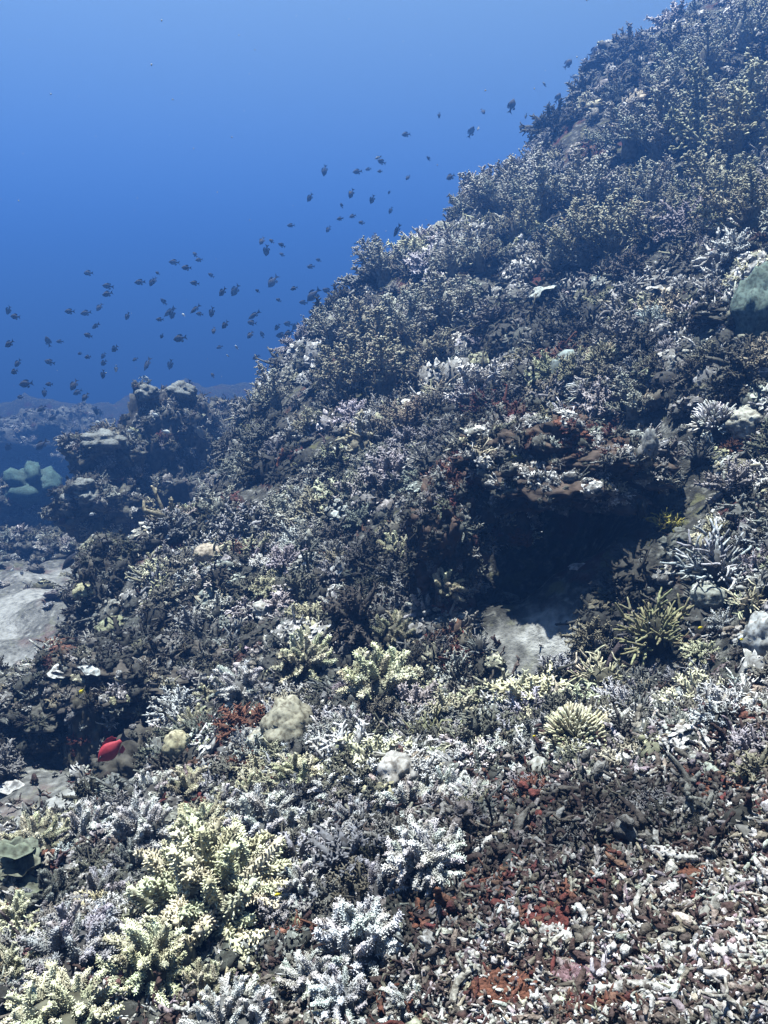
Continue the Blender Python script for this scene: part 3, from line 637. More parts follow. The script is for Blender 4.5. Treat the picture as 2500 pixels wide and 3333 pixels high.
plates(95, 2850, 170, (.20, .22, .17), 'stack of pale olive plates at the left edge of the foreground', 7, 1, .12)
plates(205, 2205, 95, (.72, .72, .72), 'white curled plate coral on the ledge roofing the hollow', 2, 2, .25)
plates(285, 2200, 60, (.66, .68, .70), 'thin pale curled plate next to the white one on the ledge', 1, 3)
plates(25, 2580, 80, (.60, .60, .60), 'pale ring shaped plate on the sand at the left edge', 1, 4)
plates(2475, 2170, 110, (.74, .74, .72), 'bright white plate coral at the right edge above the rubble', 1, 5)
plates(1655, 1960, 58, (.36, .42, .42), 'dim round plate coral inside the black cave', 1, 6)
plates(1880, 1850, 60, (.70, .72, .74), 'bright white chip of plate coral inside the cave', 1, 7)
plates(1380, 1300, 70, (.70, .72, .72), 'flat white plate on the slope right of the brown soft corals', 1, 8)
plates(1790, 965, 110, (.66, .68, .66), 'pale plate coral below the soft corals of the upper slope', 2, 9, .2)
plates(2180, 960, 90, (.70, .70, .66), 'tilted white plate coral left of the sea green boulder coral', 2, 10, .2)
plates(1000, 1970, 90, (.70, .72, .70), 'flat whitish plate right of the dark hole on the left slope', 1, 11)
plates(2075, 2110, 60, (.60, .64, .66), 'pale leaf of plate coral under the yellow green antler coral', 2, 12, .3)
plates(690, 1960, 100, (.50, .48, .38), 'buff plate coral fringing the dark hole on the left slope', 2, 14, .25)
mound('leafy_mound_coral', 112, 1610, 170, 120, (.085, .165, .15), 'teal lobed coral in the hazy water at far left', seed=90, lobes=9, depth=.5, grain=.12)

# soft corals
SOFTC = (.60, .57, .44); SOFTG = (.72, .73, .64); SOFTP = (.58, .48, .41)
def soft_coral(u, v, hpx, tint, label, group, seed, wide=1.0, n=9):
    p, nrm, d = spot(u, v); H = hpx * 1.05 * d / F; EXCL.append((p[0], p[1], p[2], H * .40)); ANCH.append((u, v - hpx / 2, label)); g = np.random.default_rng(seed)
    e = bpy.data.objects.new('soft_coral', None); COL.objects.link(e); up = nrm * .25 + [0, 0, 1.]; up /= np.linalg.norm(up); place(e, p, up, g.uniform(0, 6.28)); tag(e, label, 'soft coral', group)
    s = obj('stalk', STALK, e); s['tint'] = [x * .8 for x in tint]; s.scale = (H * .16, H * .16, H * .4); s.location = (0, 0, -H * .05)
    for i, dd in enumerate(dirs_dome(n, .95, g)):
        o = obj('plume', B_PLUME[int(g.integers(0, 5))], e); o['tint'] = jitter(tint, .12); k = g.uniform(.55, .85) * (1.15 - .35 * math.acos(min(1, dd[2])))
        o.location = (dd[0] * H * .18 * wide, dd[1] * H * .18 * wide, H * .14 * g.uniform(.6, 1.2)); q = dd * [wide, wide, 1] + g.normal(0, .1, 3)
        o.rotation_mode = 'QUATERNION'; o.rotation_quaternion = quat(q / np.linalg.norm(q), g.uniform(0, 6.28)); sc = k * H / .20; o.scale = (sc, sc, sc)
    return e
mb = MB(); mb.add(*tube([(0, 0, 0), (.0, .05, .5), (0, 0, 1)], [1, .8, .9], 8, [.1, .3, .4])); STALK = mb.mesh('stalk', M_SOFT)
G1 = 'brown soft corals on the ridge'
for i, (u, v, h, c, lab) in enumerate([
 (1260, 1290, 250, SOFTC, 'tall brown soft coral bush in the dense thicket on the ridge'), (1130, 1300, 190, SOFTC, 'brown soft coral at the lower left of the ridge thicket'),
 (1190, 1130, 170, SOFTC, 'brown soft coral in the middle of the ridge thicket'), (1345, 1130, 190, SOFTG, 'grey brown soft coral in the upper part of the ridge thicket'),
 (1450, 1060, 190, SOFTG, 'broad grey brown soft coral right of the ridge thicket'), (1080, 1120, 150, SOFTG, 'pale grey soft coral at the edge of the ridge, before blue water'),
 (1390, 1190, 140, SOFTC, 'brown soft coral on the right foot of the ridge thicket'), (1310, 1420, 140, SOFTP, 'pinkish brown soft coral standing alone under the ridge thicket'),
 (1370, 1380, 100, SOFTP, 'narrow soft coral next to the pinkish brown lone one'), (960, 1740, 170, SOFTG, 'grey soft coral alone on the left slope'), (1010, 1790, 120, SOFTG, 'low grey soft coral at the foot of the lone grey one'),
 (900, 1330, 140, SOFTG, 'upright grey soft coral on the ridge edge before the blocky rock'), (720, 1690, 120, SOFTG, 'grey green soft coral on the left slope near the edge'), (1190, 1570, 100, SOFTG, 'small grey soft coral in the centre of the slope'),
 (1010, 1420, 130, SOFTC, 'brown soft coral below the ridge edge'), (790, 1580, 100, SOFTG, 'small grey soft coral close to the pale yellow fringe'), (1250, 920, 150, SOFTG, 'feathery grey soft coral on the ridge crest'),
 (2370, 560, 260, (.68, .66, .46), 'largest olive soft coral, bushy, upper right'), (2270, 470, 210, (.60, .60, .48), 'olive soft coral behind the largest one, upper right'), (2450, 760, 190, (.64, .62, .45), 'olive soft coral at the right picture edge, upper slope'),
 (2350, 680, 190, (.68, .66, .50), 'pointed olive soft coral below the largest one'), (2140, 520, 200, SOFTG, 'wide grey soft coral on the upper slope left of the largest one'), (2050, 500, 160, SOFTG, 'dim grey soft coral on the upper slope near the crest'),
 (1990, 860, 210, (.67, .65, .50), 'spiky olive soft coral in the middle of the upper slope'), (1890, 860, 180, (.65, .63, .48), 'spiky olive soft coral left of the mid upper slope one'), (1800, 900, 150, SOFTG, 'grey soft coral on the lower left of the upper slope group'),
 (1900, 700, 180, SOFTG, 'grey soft coral uphill in the upper slope group'), (1760, 720, 190, SOFTG, 'grey soft coral toward the crest of the upper slope group'), (1640, 700, 180, SOFTG, 'frosty grey soft coral on the crest against open water'),
 (1570, 700, 130, SOFTG, 'small frosty soft coral hanging out from the crest'), (1680, 790, 150, SOFTC, 'brown soft coral below the frosty crest corals'), (2200, 740, 150, (.65, .63, .48), 'slim olive soft coral between the spiky and pointed ones'),
 (2120, 680, 150, SOFTG, 'grey soft coral just left of the slim olive one'), (1560, 880, 140, SOFTC, 'brown soft coral between the two big groups'), (1470, 900, 130, SOFTG, 'grey soft coral on the crest above the ridge thicket'),
 (2440, 400, 180, SOFTG, 'hazy grey soft coral at the right edge near the top'), (2300, 250, 150, SOFTG, 'hazy soft coral high on the ridge'), (2180, 330, 150, SOFTG, 'hazy soft coral near the ridge crest bulge'), (2420, 160, 150, SOFTG, 'hazy soft coral at the top right corner'),
 (2060, 1360, 130, SOFTG, 'greyish branching soft coral on the slope right of the white antler coral')]):
    soft_coral(u, v, h, c, lab, G1 if u < 1500 else 'soft corals of the upper slope', 900 + i, 1.0, 10 if h > 150 else 7)

print('soft', time.time() - T0)
# ------------------------------------------------------------------ small corals and rubble: 300 of a kind singly, the rest as stuff
def make_scatter(n, rmin, rmax, tmin=-40, tmax=40):
    r = np.exp(RNG.uniform(math.log(rmin), math.log(rmax), n)); t = np.radians(RNG.uniform(tmin, tmax, n)); x = r * np.sin(t); y = r * np.cos(t)
    return x, y
PROTO = bpy.data.collections.new('coral_pieces')     # source pieces, not linked to the scene
def proto_set(prefix, meshes):
    c = bpy.data.collections.new(prefix)
    for i, me in enumerate(meshes): c.objects.link(bpy.data.objects.new('%s_%02d' % (prefix, i), me))
    return c
def stuff(name, coll, pos_, quats, scl, tint, label, cat, nvar):
    me = bpy.data.meshes.new(name); me.vertices.add(len(pos_)); me.vertices.foreach_set('co', pos_.astype(np.float32).ravel())
    w, x, y, z = quats.T; eul = np.stack([np.arctan2(2 * (w * x + y * z), 1 - 2 * (x * x + y * y)), np.arcsin(np.clip(2 * (w * y - z * x), -1, 1)), np.arctan2(2 * (w * z + x * y), 1 - 2 * (y * y + z * z))], -1).astype(np.float32)
    me.attributes.new('turn', 'FLOAT_VECTOR', 'POINT').data.foreach_set('vector', eul.ravel())
    me.attributes.new('size', 'FLOAT_VECTOR', 'POINT').data.foreach_set('vector', scl.astype(np.float32).ravel())
    me.attributes.new('tint', 'FLOAT_COLOR', 'POINT').data.foreach_set('color', np.hstack([tint, np.ones((len(tint), 1))]).astype(np.float32).ravel())
    me.attributes.new('pick', 'INT', 'POINT').data.foreach_set('value', RNG.integers(0, nvar, len(pos_)).astype(np.int32))
    o = obj(name, me); tag(o, label, cat, None, 'stuff')
    ng = bpy.data.node_groups.new(name, 'GeometryNodeTree'); ng.interface.new_socket('Geometry', in_out='INPUT', socket_type='NodeSocketGeometry'); ng.interface.new_socket('Geometry', in_out='OUTPUT', socket_type='NodeSocketGeometry')
    gi, go = ng.nodes.new('NodeGroupInput'), ng.nodes.new('NodeGroupOutput'); iop = ng.nodes.new('GeometryNodeInstanceOnPoints'); ci = ng.nodes.new('GeometryNodeCollectionInfo')
    ci.inputs['Collection'].default_value = coll; ci.inputs['Separate Children'].default_value = True; ci.inputs['Reset Children'].default_value = True; iop.inputs['Pick Instance'].default_value = True
    def at(nm, ty):
        a = ng.nodes.new('GeometryNodeInputNamedAttribute'); a.data_type = ty; a.inputs['Name'].default_value = nm; return a.outputs['Attribute']
    L_ = ng.links.new; e2r = ng.nodes.new('FunctionNodeEulerToRotation')
    L_(gi.outputs[0], iop.inputs['Points']); L_(ci.outputs[0], iop.inputs['Instance']); L_(at('pick', 'INT'), iop.inputs['Instance Index'])
    L_(at('turn', 'FLOAT_VECTOR'), e2r.inputs[0]); L_(e2r.outputs[0], iop.inputs['Rotation']); L_(at('size', 'FLOAT_VECTOR'), iop.inputs['Scale']); L_(iop.outputs[0], go.inputs[0])
    mod = o.modifiers.new('pieces', 'NODES'); mod.node_group = ng; return o
def rand_quat(nrm, tilt, g):
    d = nrm + g.normal(0, tilt, 3); d /= np.linalg.norm(d); return quat(d, g.uniform(0, 6.283))
def in_view(u, v, m=120): return (u > -m) & (u < 2500 + m) & (v > -m) & (v < 3333 + m)
# zones in the world read from where the photograph shows them
def zone_rubble(u, v):       # the bank of broken coral, right foreground
    return sst(-120, 160, (v - 2480) + (u - 1850) * .28) * sst(-150, 150, u - 1330 + (v - 2900) * -.25) 
def palette(cols, wts, n):
    k = RNG.choice(len(cols), n, p=np.array(wts) / sum(wts)); c = np.array(cols)[k]; return np.clip(c * RNG.uniform(.75, 1.2, (n, 1)) * RNG.uniform(.93, 1.07, (n, 3)), .01, 1.1)
def colour_word(c):
    r, g_, b_ = c; l = (r + g_ + b_) / 3
    if r > 1.7 * g_: return 'rust red'
    if b_ > 1.06 * r: return 'lilac grey' if l > .22 else 'dark grey'
    if r > 1.25 * b_: return 'cream' if l > .38 else ('buff' if l > .24 else 'brown')
    return 'chalk white' if l > .44 else ('pale grey' if l > .3 else ('grey' if l > .18 else 'dark'))
def beside(u, v):
    b_ = min(ANCH, key=lambda a: (a[0] - u)**2 + (a[1] - v)**2); du, dv = u - b_[0], v - b_[1]
    w = ('right of' if du > 0 else 'left of') if abs(du) > abs(dv) else ('below' if dv > 0 else 'above')
    return w + ' the ' + b_[2].split(',')[0]
def spread(name, part, metas, n, rmin, rmax, size, tilt, dens, cols, wts, label, cat, group, single_name, single_label, single=280, sink=.25, flat=(1, 1, 1), red=9., extra=None, rub=False, tail=.02):
    x, y = make_scatter(n, rmin, rmax); z = height(x, y); P_ = np.stack([x, y, z], -1); u, v = project(P_)
    keep = RNG.uniform(0, 1, n) < dens(u, v, x, y)
    for ex, ey, ez, er in EXCL: keep &= ~(((x - ex)**2 + (y - ey)**2 + (z - ez)**2 < (er * (.75 if rub else 1.)) ** 2) & (RNG.uniform(0, 1, n) < (.8 if rub else .95)))
    for cx, cy, cr in HOLES: keep &= ~((x - cx)**2 + (y - cy)**2 < cr * cr)
    keep &= RNG.uniform(0, 1, n) < np.clip(.75 + 1.5 * vnoise(x * 2.6, y * 2.6, z * 2.6, seed=61), .12, 1) if not rub else True
    P_ = P_[keep]; nr = normal_at(P_[:, 0], P_[:, 1]); fac = np.ones(len(P_))
    if extra is not None: P_ = np.vstack([P_, extra[0]]); nr = np.vstack([nr, extra[1]]); fac = np.concatenate([fac, np.full(len(extra[0]), .58)])
    m_ = len(P_); d = np.linalg.norm(P_, axis=1); s = np.exp(RNG.uniform(math.log(size[0]), math.log(size[1]), m_)) * fac * np.clip(d / (2.2 if rub else 5.0), .62 if rub else .42, 1.2); s = s * np.where(RNG.uniform(0, 1, m_) < tail, 1.7, 1.)
    tint = palette(cols, wts, m_)
    pat = fbm(P_[:, 0] * 1.7, P_[:, 1] * 1.7, P_[:, 2] * 1.7, o=2, seed=41); tint = np.clip(tint * np.clip(.85 + .85 * pat, .22, 1.35)[:, None], .01, 1.05)
    rn = fbm(P_[:, 0] * 3.1, P_[:, 1] * 3.1, P_[:, 2] * 3.1, o=2, seed=31); msk = (rn > red) & (RNG.uniform(0, 1, m_) < .6)
    pu, pv_ = project(P_)
    for a in REDZ: msk |= (((pu - a[0]) / (a[2] * .8))**2 + ((pv_ - a[1]) / (a[3] * .8))**2 < 1) & (RNG.uniform(0, 1, m_) < .30)
    rc = palette([RED, RUST, MAROON, (.22, .12, .08)], [3, 4, 2, 2], m_); tint = np.where(msk[:, None], rc, tint)
    P_ = P_ + nr * (s * (.5 - sink) * .5)[:, None]
    dv = nr + RNG.normal(0, tilt, (m_, 3)); dv /= np.linalg.norm(dv, axis=1, keepdims=True); sp_ = RNG.uniform(0, 2 * math.pi, m_) / 2; cs, sn = np.cos(sp_), np.sin(sp_)
    w1, x1, y1 = 1 + dv[:, 2] + 1e-6, -dv[:, 1], dv[:, 0]; nn_ = np.sqrt(w1**2 + x1**2 + y1**2); w1, x1, y1 = w1 / nn_, x1 / nn_, y1 / nn_
    qs = np.stack([w1 * cs, x1 * cs + y1 * sn, y1 * cs - x1 * sn, w1 * sn], -1)
    sc = s[:, None] * RNG.uniform(.75, 1.25, (m_, 3)) * np.array(flat)
    uu, vv = project(P_); vis = in_view(uu, vv, -30) & (P_[:, 1] > 0); app = np.where(vis, s / d, 0)
    top = np.argsort(-app)[:single]; rest = np.ones(m_, bool); rest[top] = False
    for i in top:
        o = obj(single_name, metas[int(RNG.integers(0, len(metas)))]); o.rotation_mode = 'QUATERNION'; o.location = tuple(P_[i]); o.rotation_quaternion = tuple(qs[i]); o.scale = tuple(sc[i]); o['tint'] = tint[i].tolist()
        lb = (colour_word(tint[i]) + ' ' + single_label + ' ' + beside(uu[i], vv[i])).replace(',', '').split(); lb = lb[:16]
        while lb[-1] in ('the', 'of', 'a', 'and', 'to', 'in', 'at', 'by', 'on', 'over', 'with', 'under', 'beside', 'left', 'right', 'just', 'its'): lb.pop()
        tag(o, ' '.join(lb), cat, group)
    ri = np.nonzero(rest)[0]
    stuff(name, proto_set(part, metas), P_[ri], qs[ri], sc[ri], tint[ri], label, cat, len(metas))
    return m_
# seats on top of the outcrops
ex_p, ex_n = [], []
for o, cover in OUT:
    me = o.data; mw = o.matrix_world; k = len(me.polygons); area = sum(p.area for p in me.polygons); d = mw.translation.length
    area = area
    cnt = int(cover * area * (420 if d < 8 else 150)); idx = RNG.integers(0, k, cnt * 2)
    for i in idx[:cnt]:
        pl = me.polygons[int(i)]; nn = (mw.to_3x3() @ pl.normal).normalized()
        if nn.z > -.05 + RNG.uniform(0, .5): ex_p.append(tuple(mw @ pl.center)); ex_n.append(tuple(nn))
EX = (np.array(ex_p), np.array(ex_n)); perm = RNG.permutation(len(EX[0])); EXA = (EX[0][perm[::2]], EX[1][perm[::2]]); EXB = (EX[0][perm[1::2]], EX[1][perm[1::2]])

LEAFY = [leafy_mesh(400 + i) for i in range(9)]; TWIG = [twig_mesh(420 + i) for i in range(6)]; BUSH = [bush_mesh(440 + i) for i in range(8)]
RUB = [rubble_mesh(460 + i) for i in range(18)] + [knob_mesh(480 + i) for i in range(2)]
def d_rub(u, v, x, y): return np.where(in_view(u, v), (.12 + .88 * zone_rubble(u, v)), 0.25) * (.35 + .65 * sand_free(x, y)) * (1 - .8 * sst(4.5, 8, np.hypot(x, y)))
def d_small(u, v, x, y): return np.where(in_view(u, v, 200), (1 - .93 * zone_rubble(u, v)), .3) * (.025 + .975 * sand_free(x, y)**2) * np.where(np.hypot(x, y) > 13, .5, 1)
cols_pale = [(1.0, 1.0, .98), (.52, .53, .51), (.24, .24, .22), (.64, .62, .45), (.27, .26, .20), (.11, .105, .09), (.50, .51, .54)]
n1 = spread('coral_rubble', 'rubble_piece', RUB, 110000, 1.0, 7.5, (.015, .058), .9, d_rub, [(1.05, 1.03, 1.0), (.74, .72, .70), (.44, .39, .33), (.21, .17, .15), (.13, .075, .07), (.44, .36, .40), (.76, .71, .60)], [6, 3, 3, 5, 6, 2, 2],
  'carpet of broken coral fingers covering the bank', 'coral rubble', 'broken coral fingers on the rubble bank', 'coral_fragment', 'broken coral finger', 300, -.1, (1, 1, 1), .55, None, True)
n2 = spread('leafy_coral_cover', 'leafy_piece', LEAFY, 25000, 1.6, 20, (.06, .20), .3, d_small, [(1.05, 1.05, 1.03), (.74, .75, .73), (.17, .175, .16), (.90, .86, .62), (.09, .09, .08)], [6, 3, 5, 2, 4],
  'mass of small leafy corals covering the slope', 'coral', 'small leafy corals on the slope', 'leafy_coral', 'leafy coral clump', 200, .3, (1, 1, .9), .75, EXA, tail=0.)
n3 = spread('twiggy_coral_cover', 'twig_piece', TWIG, 9500, 1.6, 14, (.05, .20), .3, d_small, cols_pale, [5, 3, 5, 2, 3, 6, 1],
  'mass of small twiggy corals covering the slope', 'coral', 'small twiggy corals on the slope', 'twiggy_coral', 'twiggy coral clump', 200, .3, (1, 1, 1), .8, EXB)
n4 = spread('low_bushy_coral_cover', 'bush_piece', BUSH, 6200, 1.7, 14, (.08, .25), .2, d_small, [WHITE, LILAC, GREY, CREAM, (.22, .215, .18)], [4, 2, 2, 3, 5],
  'mass of low bushy corals covering the slope', 'coral', 'low bushy corals on the slope', 'low_bushy_coral', 'low bushy coral clump', 160, .25, (1, 1, 1), tail=.05)
print('scatter', n1, n2, n3, n4)

print('scatter', time.time() - T0)
# long dead coral sticks on the rubble bank
def stick(u, v, lpx, ang, rpx, label, seed, tint=(.62, .61, .60)):
    p, nrm, d = spot(u, v); g = np.random.default_rng(seed); L = lpx * d / F; r = rpx * d / F; n = 9; x, y, z = frame(nrm)
    ax = np.array([math.cos(ang), math.sin(ang), 0.]); ax = ax - nrm * np.dot(ax, nrm); ax /= np.linalg.norm(ax); t = np.linspace(-.5, .5, n); side = np.cross(nrm, ax)
    path = np.outer(t * L, ax) + np.outer(.04 * L * np.sin(t * 7 + seed), side) + np.outer(.02 * L * np.cos(t * 9), nrm); mb = MB()
    mb.add(*tube(path, r * (1 + .25 * g.uniform(-1, 1, n)) * np.array([.7] + [1] * (n - 2) + [.6]), 8, g.uniform(.55, 1, n), jit=.16, rng=g))
    for k in range(16):
        i = int(g.integers(1, n - 1)); a = g.uniform(0, 6.28); dd = side * math.cos(a) + nrm * abs(math.sin(a)); mb.add(*tube([path[i], path[i] + dd * r * 1.5], [r * .35, r * .22], 5, [.6, 1], rng=g))
    o = obj('coral_stick', mb.mesh('coral_stick', M_RUBBLE)); o.location = tuple(p + nrm * (r + .012)); o['tint'] = list(tint); tag(o, label, 'coral stick', 'dead coral sticks on the rubble')
for a in [(2070, 3260, 260, -.75, 14, 'long white coral stick slanting at the bottom of the rubble bank', 1), (2190, 2940, 150, .75, 15, 'ridged white coral stick lying in the middle of the right hand rubble', 2),
 (2225, 2450, 150, -1.1, 13, 'pale coral log near the top of the rubble bank, right', 3), (2200, 2810, 150, -.8, 13, 'pale stick pointing down in the upper middle of the rubble', 4), (2400, 3130, 190, -.6, 13, 'pale coral stick at the lower right edge', 5),
 (1600, 2760, 130, .35, 9, 'thin pale stick left of centre on the rubble bank', 6), (2290, 2660, 200, -.3, 11, 'long grey stick across the upper right rubble', 7), (1830, 3070, 120, -.7, 16, 'short thick white stick beside the red crust patch', 8),
 (900, 3055, 170, -.15, 9, 'reddish brown stick lying between the yellow and the brightest corals', 9), (2180, 3120, 200, -.55, 12, 'grey stick just above the long white slanting stick', 10), (2450, 2900, 140, -.9, 11, 'thin stick at the right picture edge in the rubble', 11)]:
    stick(*a, tint=(.36, .18, .13) if a[6] == 9 else (.64, .63, .62))

print('sticks', time.time() - T0)
# ------------------------------------------------------------------ fish
def fish_meshes(mat, deep=.46, tail=.26):
    """unit length fish along +X (nose at +X), parts: body, tail fin, dorsal fin, anal fin, eye"""
    n, s = 11, 10; xs = np.linspace(.5, -.28, n); hh = deep * np.array([.03, .30, .62, .85, .98, 1., .93, .76, .53, .32, .20]) / 2; ww = hh * .42 + .004; ang = np.linspace(0, 2 * math.pi, s, endpoint=False)
    mb = MB(); V = []; Fc = []
    for i in range(n):
        V += [(xs[i], math.cos(a) * ww[i], math.sin(a) * hh[i] + .012) for a in ang]
    for i in range(n - 1):
        for k in range(s): a = i * s + k; c = i * s + (k + 1) % s; Fc.append((a, c, c + s, a + s))
    Fc.append(tuple(range(s))[::-1]); Fc.append(tuple(range((n - 1) * s, n * s))); mb.add(V, Fc, 1.); body = mb.mesh('body', mat)
    def fin(name, pts, th=.012):
        mb = MB(); k = len(pts); V = [(x, th / 2, z) for x, z in pts] + [(x, -th / 2, z) for x, z in pts]; Fc = [tuple(range(k))[::-1], tuple(range(k, 2 * k))] + [(i, (i + 1) % k, k + (i + 1) % k, k + i) for i in range(k)]; mb.add(V, Fc, 1.); return mb.mesh(name, mat, False)
    tl = fin('tail_fin', [(-.25, .045), (-.36, .09), (-.52, tail * .75), (-.46, .10), (-.43, .01), (-.46, -.08), (-.52, -tail * .72), (-.36, -.07), (-.25, -.035)])
    df = fin('dorsal_fin', [(.20, deep * .44), (.10, deep * .60), (-.05, deep * .64), (-.18, deep * .56), (-.24, deep * .30), (-.16, deep * .30), (0, deep * .44)])
    af = fin('anal_fin', [(-.02, -deep * .40), (-.08, -deep * .58), (-.20, -deep * .50), (-.23, -deep * .22), (-.14, -deep * .26)])
    return body, tl, df, af
M_DARK = fish_material('dark_fish_skin', (.012, .014, .022), (.03, .035, .05)); M_SILV = fish_material('silver_fish_skin', (.45, .48, .46), (.75, .76, .74), .3)
M_REDF = fish_material('red_fish_skin', (.27, .020, .032), (.30, .045, .055), .7); M_YELF = fish_material('yellow_fish_skin', (.70, .55, .03), (.75, .62, .10), .5); M_EYE = fish_material('fish_eye', (.01, .01, .01), (.02, .02, .02), .2); M_GREYF = fish_material('grey_fish_skin', (.20, .21, .20), (.42, .42, .38))
KINDS = {'dark': fish_meshes(M_DARK), 'slim': fish_meshes(M_DARK, .28, .22), 'silver': fish_meshes(M_SILV, .42), 'red': fish_meshes(M_REDF, .46), 'yellow': fish_meshes(M_YELF, .5), 'grey': fish_meshes(M_GREYF, .34)}
iv, jf = ico(2); mb = MB(); mb.add(iv * .028, jf, 1.); EYE = mb.mesh('eye', M_EYE)
DARKTAIL = fish_meshes(M_DARK, .46)[1]
def fish(u, v, lpx, tilt, kind, label, group=None, face=-1, dist=None, yaw=None, eye=False, name='fish'):
    g = random.Random(int(u * 31 + v)); b_, r = cast(u, v); t = b_[2] if b_ else 1e9; r = [r]
    d = dist if dist else g.uniform(12.0, 17.0)
    d = min(d, t - (.18 if dist else .35)); L = lpx * d / F; p = r[0] * d
    e = bpy.data.objects.new(name, None); COL.objects.link(e); e.location = tuple(p); tag(e, label, 'fish', group); e.scale = (L, L, L)
    yw = (g.uniform(-.5, .5) if yaw is None else yaw) + (math.pi if face < 0 else 0.)
    e.rotation_mode = 'QUATERNION'; e.rotation_quaternion = Quaternion((0, 1, 0), -math.radians(tilt) * 1.0) @ Quaternion((0, 0, 1), yw)
    k = KINDS[kind]
    for nm, me in zip(('body', 'tail_fin', 'dorsal_fin', 'anal_fin'), k):
        q = obj(nm, DARKTAIL if (kind == 'red' and nm == 'tail_fin') else me, e)
        if nm == 'body': bd = q
    if eye:
        for s in (-1, 1): q = obj('eye', EYE, bd); q.location = (.36, s * .062, .055)
    return e
# tilt > 0 lifts the right hand end in the picture; most of them dive to the left
DK = '''288 889 26 0;352 932 28 -8;350 957 28 15;456 919 28 5;495 918 24 60;28 1010 26 55;50 1031 27 -5;227 1014 26 0;280 1019 27 10;324 1000 24 55;415 1029 22 65;312 1061 32 28;287 1092 24 -15;31 1119 28 35;156 1112 28 -75;195 1112 18 0;374 1135 28 40;260 1151 14 10;286 1162 20 10;337 1158 20 50;338 1181 24 35;58 1182 24 55;47 1210 26 20;162 1179 28 -14;336 1218 24 80;480 1185 38 68;85 1250 38 8;160 1251 20 0;145 1277 24 85;241 1253 32 62;253 1277 26 28;278 1292 26 55;66 1293 20 0;
567 854 28 -4;607 872 26 0;635 829 18 -45;648 846 20 10;513 889 14 -30;502 914 22 60;687 896 18 -35;634 922 24 -8;725 950 28 50;766 945 36 55;853 784 24 65;884 785 17 -40;917 798 20 -25;868 815 32 78;918 829 16 -30;947 734 20 5;889 916 40 52;957 939 20 20;838 947 14 -40;533 982 22 -50;552 1015 38 40;561 1022 30 70;636 1006 34 42;650 1022 20 -10;690 1016 28 75;828 1026 38 35;820 1051 26 -8;733 1057 26 52;696 1076 20 80;520 1040 20 0;586 1102 38 12;527 1094 16 60;815 1090 24 55;853 1089 20 -70;938 1055 26 -10;903 1065 22 50;962 1062 26 50;940 1085 30 30;916 1092 30 5;932 1139 32 22;898 1151 16 60;834 1163 24 28;555 1186 28 75;907 977 16 -25;988 985 24 -5;
1322 438 24 10;1430 375 14 85;1057 555 28 80;1164 559 26 10;1199 551 16 10;1242 527 24 -18;1237 558 15 10;1328 578 16 50;1395 516 14 -50;1467 576 28 30;1009 643 24 58;1144 630 26 68;1212 649 24 68;1267 626 11 60;1112 669 14 -70;1148 704 20 20;1107 712 18 10;1177 725 18 -12;1272 685 18 65;1069 746 20 55;1293 750 36 62;1220 772 26 85;1236 798 26 30;1212 830 20 28;1320 825 30 -15;1193 850 24 -8;1225 850 18 20;1037 847 16 -20;1012 868 22 5;
1937 167 34 38;1849 208 30 48;1816 319 26 60;1666 345 36 72;1572 363 18 -60;1534 430 30 65;1757 447 48 45;1021 960 46 45;1065 947 28 -18;172 1359 26 35;314 1337 26 85;136 1330 26 35;252 1408 24 45;234 1420 20 -50;136 1448 36 42;28 1455 32 40;228 1460 18 60;617 1252 30 78;692 1222 16 -60;2167 45 34 40;1090 1005 20 10;715 1130 18 20;440 1170 16 30'''
for it in DK.replace('\n', '').split(';'):
    u, v, l, a = [float(q) for q in it.split()]
    how = 'large' if l > 33 else ('tiny' if l < 19 else 'small'); pose = 'standing on its head' if a > 70 else ('diving steeply' if a > 45 else ('diving' if a > 18 else ('nose up' if a < -25 else 'swimming level')))
    zone = how + ' dark fish ' + pose + ' ' + ('at the far left of the shoal' if u < 200 else 'in the shoal above the coral heads' if u < 500 else 'in the middle of the shoal' if u < 800 else 'close to the ridge edge' if u < 1100 and v > 700 else 'in pale water over the ridge' if u < 1500 else 'high over the upper ridge')
    fish(u, v, l * 1.25, a, 'slim' if l > 30 and int(u) % 3 == 0 else 'dark', zone, 'shoal of small dark fish', 1 if u > 1500 else -1)
SV = [(378, 1200, 24, 80), (470, 1232, 36, -20), (597, 1025, 16, -35), (770, 1131, 18, -60), (741, 1158, 12, -40), (322, 1376, 24, -20), (422, 1402, 22, 20), (505, 1350, 26, -20), (540, 1405, 32, -15), (715, 1428, 18, 0), (300, 1673, 22, 20), (235, 1762, 20, 70), (40, 1855, 22, 70), (72, 1865, 24, 75), (136, 1890, 22, -50), (1231, 513, 22, 20), (1870, 250, 30, 10), (1712, 378, 18, 80), (1557, 418, 16, 70), (1772, 275, 18, -50), (1165, 790, 26, 20)]
for u, v, l, a in SV: fish(u, v, l, a, 'silver' if u < 1000 else 'grey', 'pale silvery fish catching the light near the pinnacle and sand' if u < 1000 else 'faint greyish fish in the pale water by the ridge', 'pale silvery fish' if u < 1000 else 'faint greyish fish', 1 if l > 25 else -1)
fish(236, 1818, 95, 48, 'slim', 'large black fish hovering over the sand below the coral heads', None, -1, 7.2, .2, True, 'black_fish')
fish(648, 1405, 62, -60, 'grey', 'grey grouper like fish hanging beside the tall pinnacle', None, 1, 9.4, .2, True, 'grey_fish')
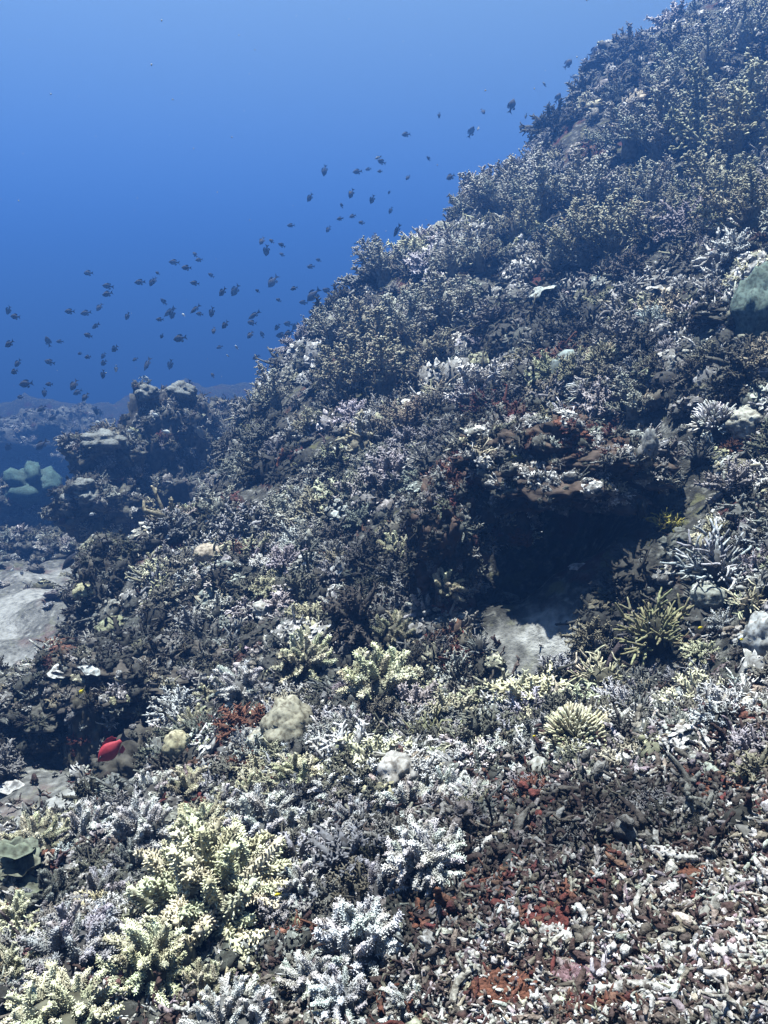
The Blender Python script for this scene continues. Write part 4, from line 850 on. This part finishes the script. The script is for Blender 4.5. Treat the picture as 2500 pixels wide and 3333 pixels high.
fish(368, 2436, 118, 40, 'red', 'bright red fish with dark tail in the shaded hollow', None, -1, 3.75, .25, True, 'red_fish')
for u, v, l, a, lab in [(266, 2250, 24, 50, 'small yellow fish by the ledge above the red fish'), (328, 2610, 20, 80, 'small yellow fish over the sand below the red fish'), (2281, 2043, 18, 20, 'tiny yellow fish under the grey brain coral cap'),
  (1822, 2262, 15, 80, 'tiny yellow fish above the cream finger coral dome'), (1740, 2396, 14, 10, 'tiny yellow fish left of the cream finger coral dome'), (905, 2912, 24, 20, 'yellow fish beside the round white bushy coral'), (2415, 2082, 14, 0, 'tiny yellow fish at the right by the white plate coral')]:
    fish(u, v, l, a, 'yellow', lab, None, -1, 12., 0., False, 'yellow_fish')

# ------------------------------------------------------------------ specks drifting in the water
mb = MB(); iv, jf = ico(1)
for k in range(260):
    q = ray(RNG.uniform(-200, 2700), RNG.uniform(-100, 2300)) * RNG.uniform(1.6, 7.0)
    if q[2] < float(height(q[0:1], q[1:2])[0]) + .1: continue
    mb.add(iv * RNG.uniform(.0006, .0020) * RNG.uniform(.6, 1.6, 3) + q, jf, 1.)
me = mb.mesh('drifting_specks', M_SOFT); o = obj('drifting_specks', me); o['tint'] = [.8, .8, .8]; tag(o, 'tiny pale specks drifting in the water', 'marine snow', None, 'stuff')
# ------------------------------------------------------------------ haze: the water itself
bm = bmesh.new(); bmesh.ops.create_cube(bm, size=1.0); me = bpy.data.meshes.new('haze'); bm.to_mesh(me); bm.free()
hz = obj('haze', me); hz.scale = (150, 150, 18.5); hz.location = (0, 20, -2.75); tag(hz, 'blue sea water haze filling the whole scene', 'water', None, 'stuff')
m = bpy.data.materials.new('sea_water'); m.use_nodes = True; nt = m.node_tree; nt.nodes.clear()
pv = N(nt, 'ShaderNodeVolumePrincipled'); mo = N(nt, 'ShaderNodeOutputMaterial'); nt.links.new(pv.outputs[0], mo.inputs['Volume'])
pv.inputs['Color'].default_value = (*HAZE_COLOR, 1); pv.inputs['Density'].default_value = HAZE_DENSITY; pv.inputs['Anisotropy'].default_value = .55
me.materials.append(m)

print('script', time.time() - T0)
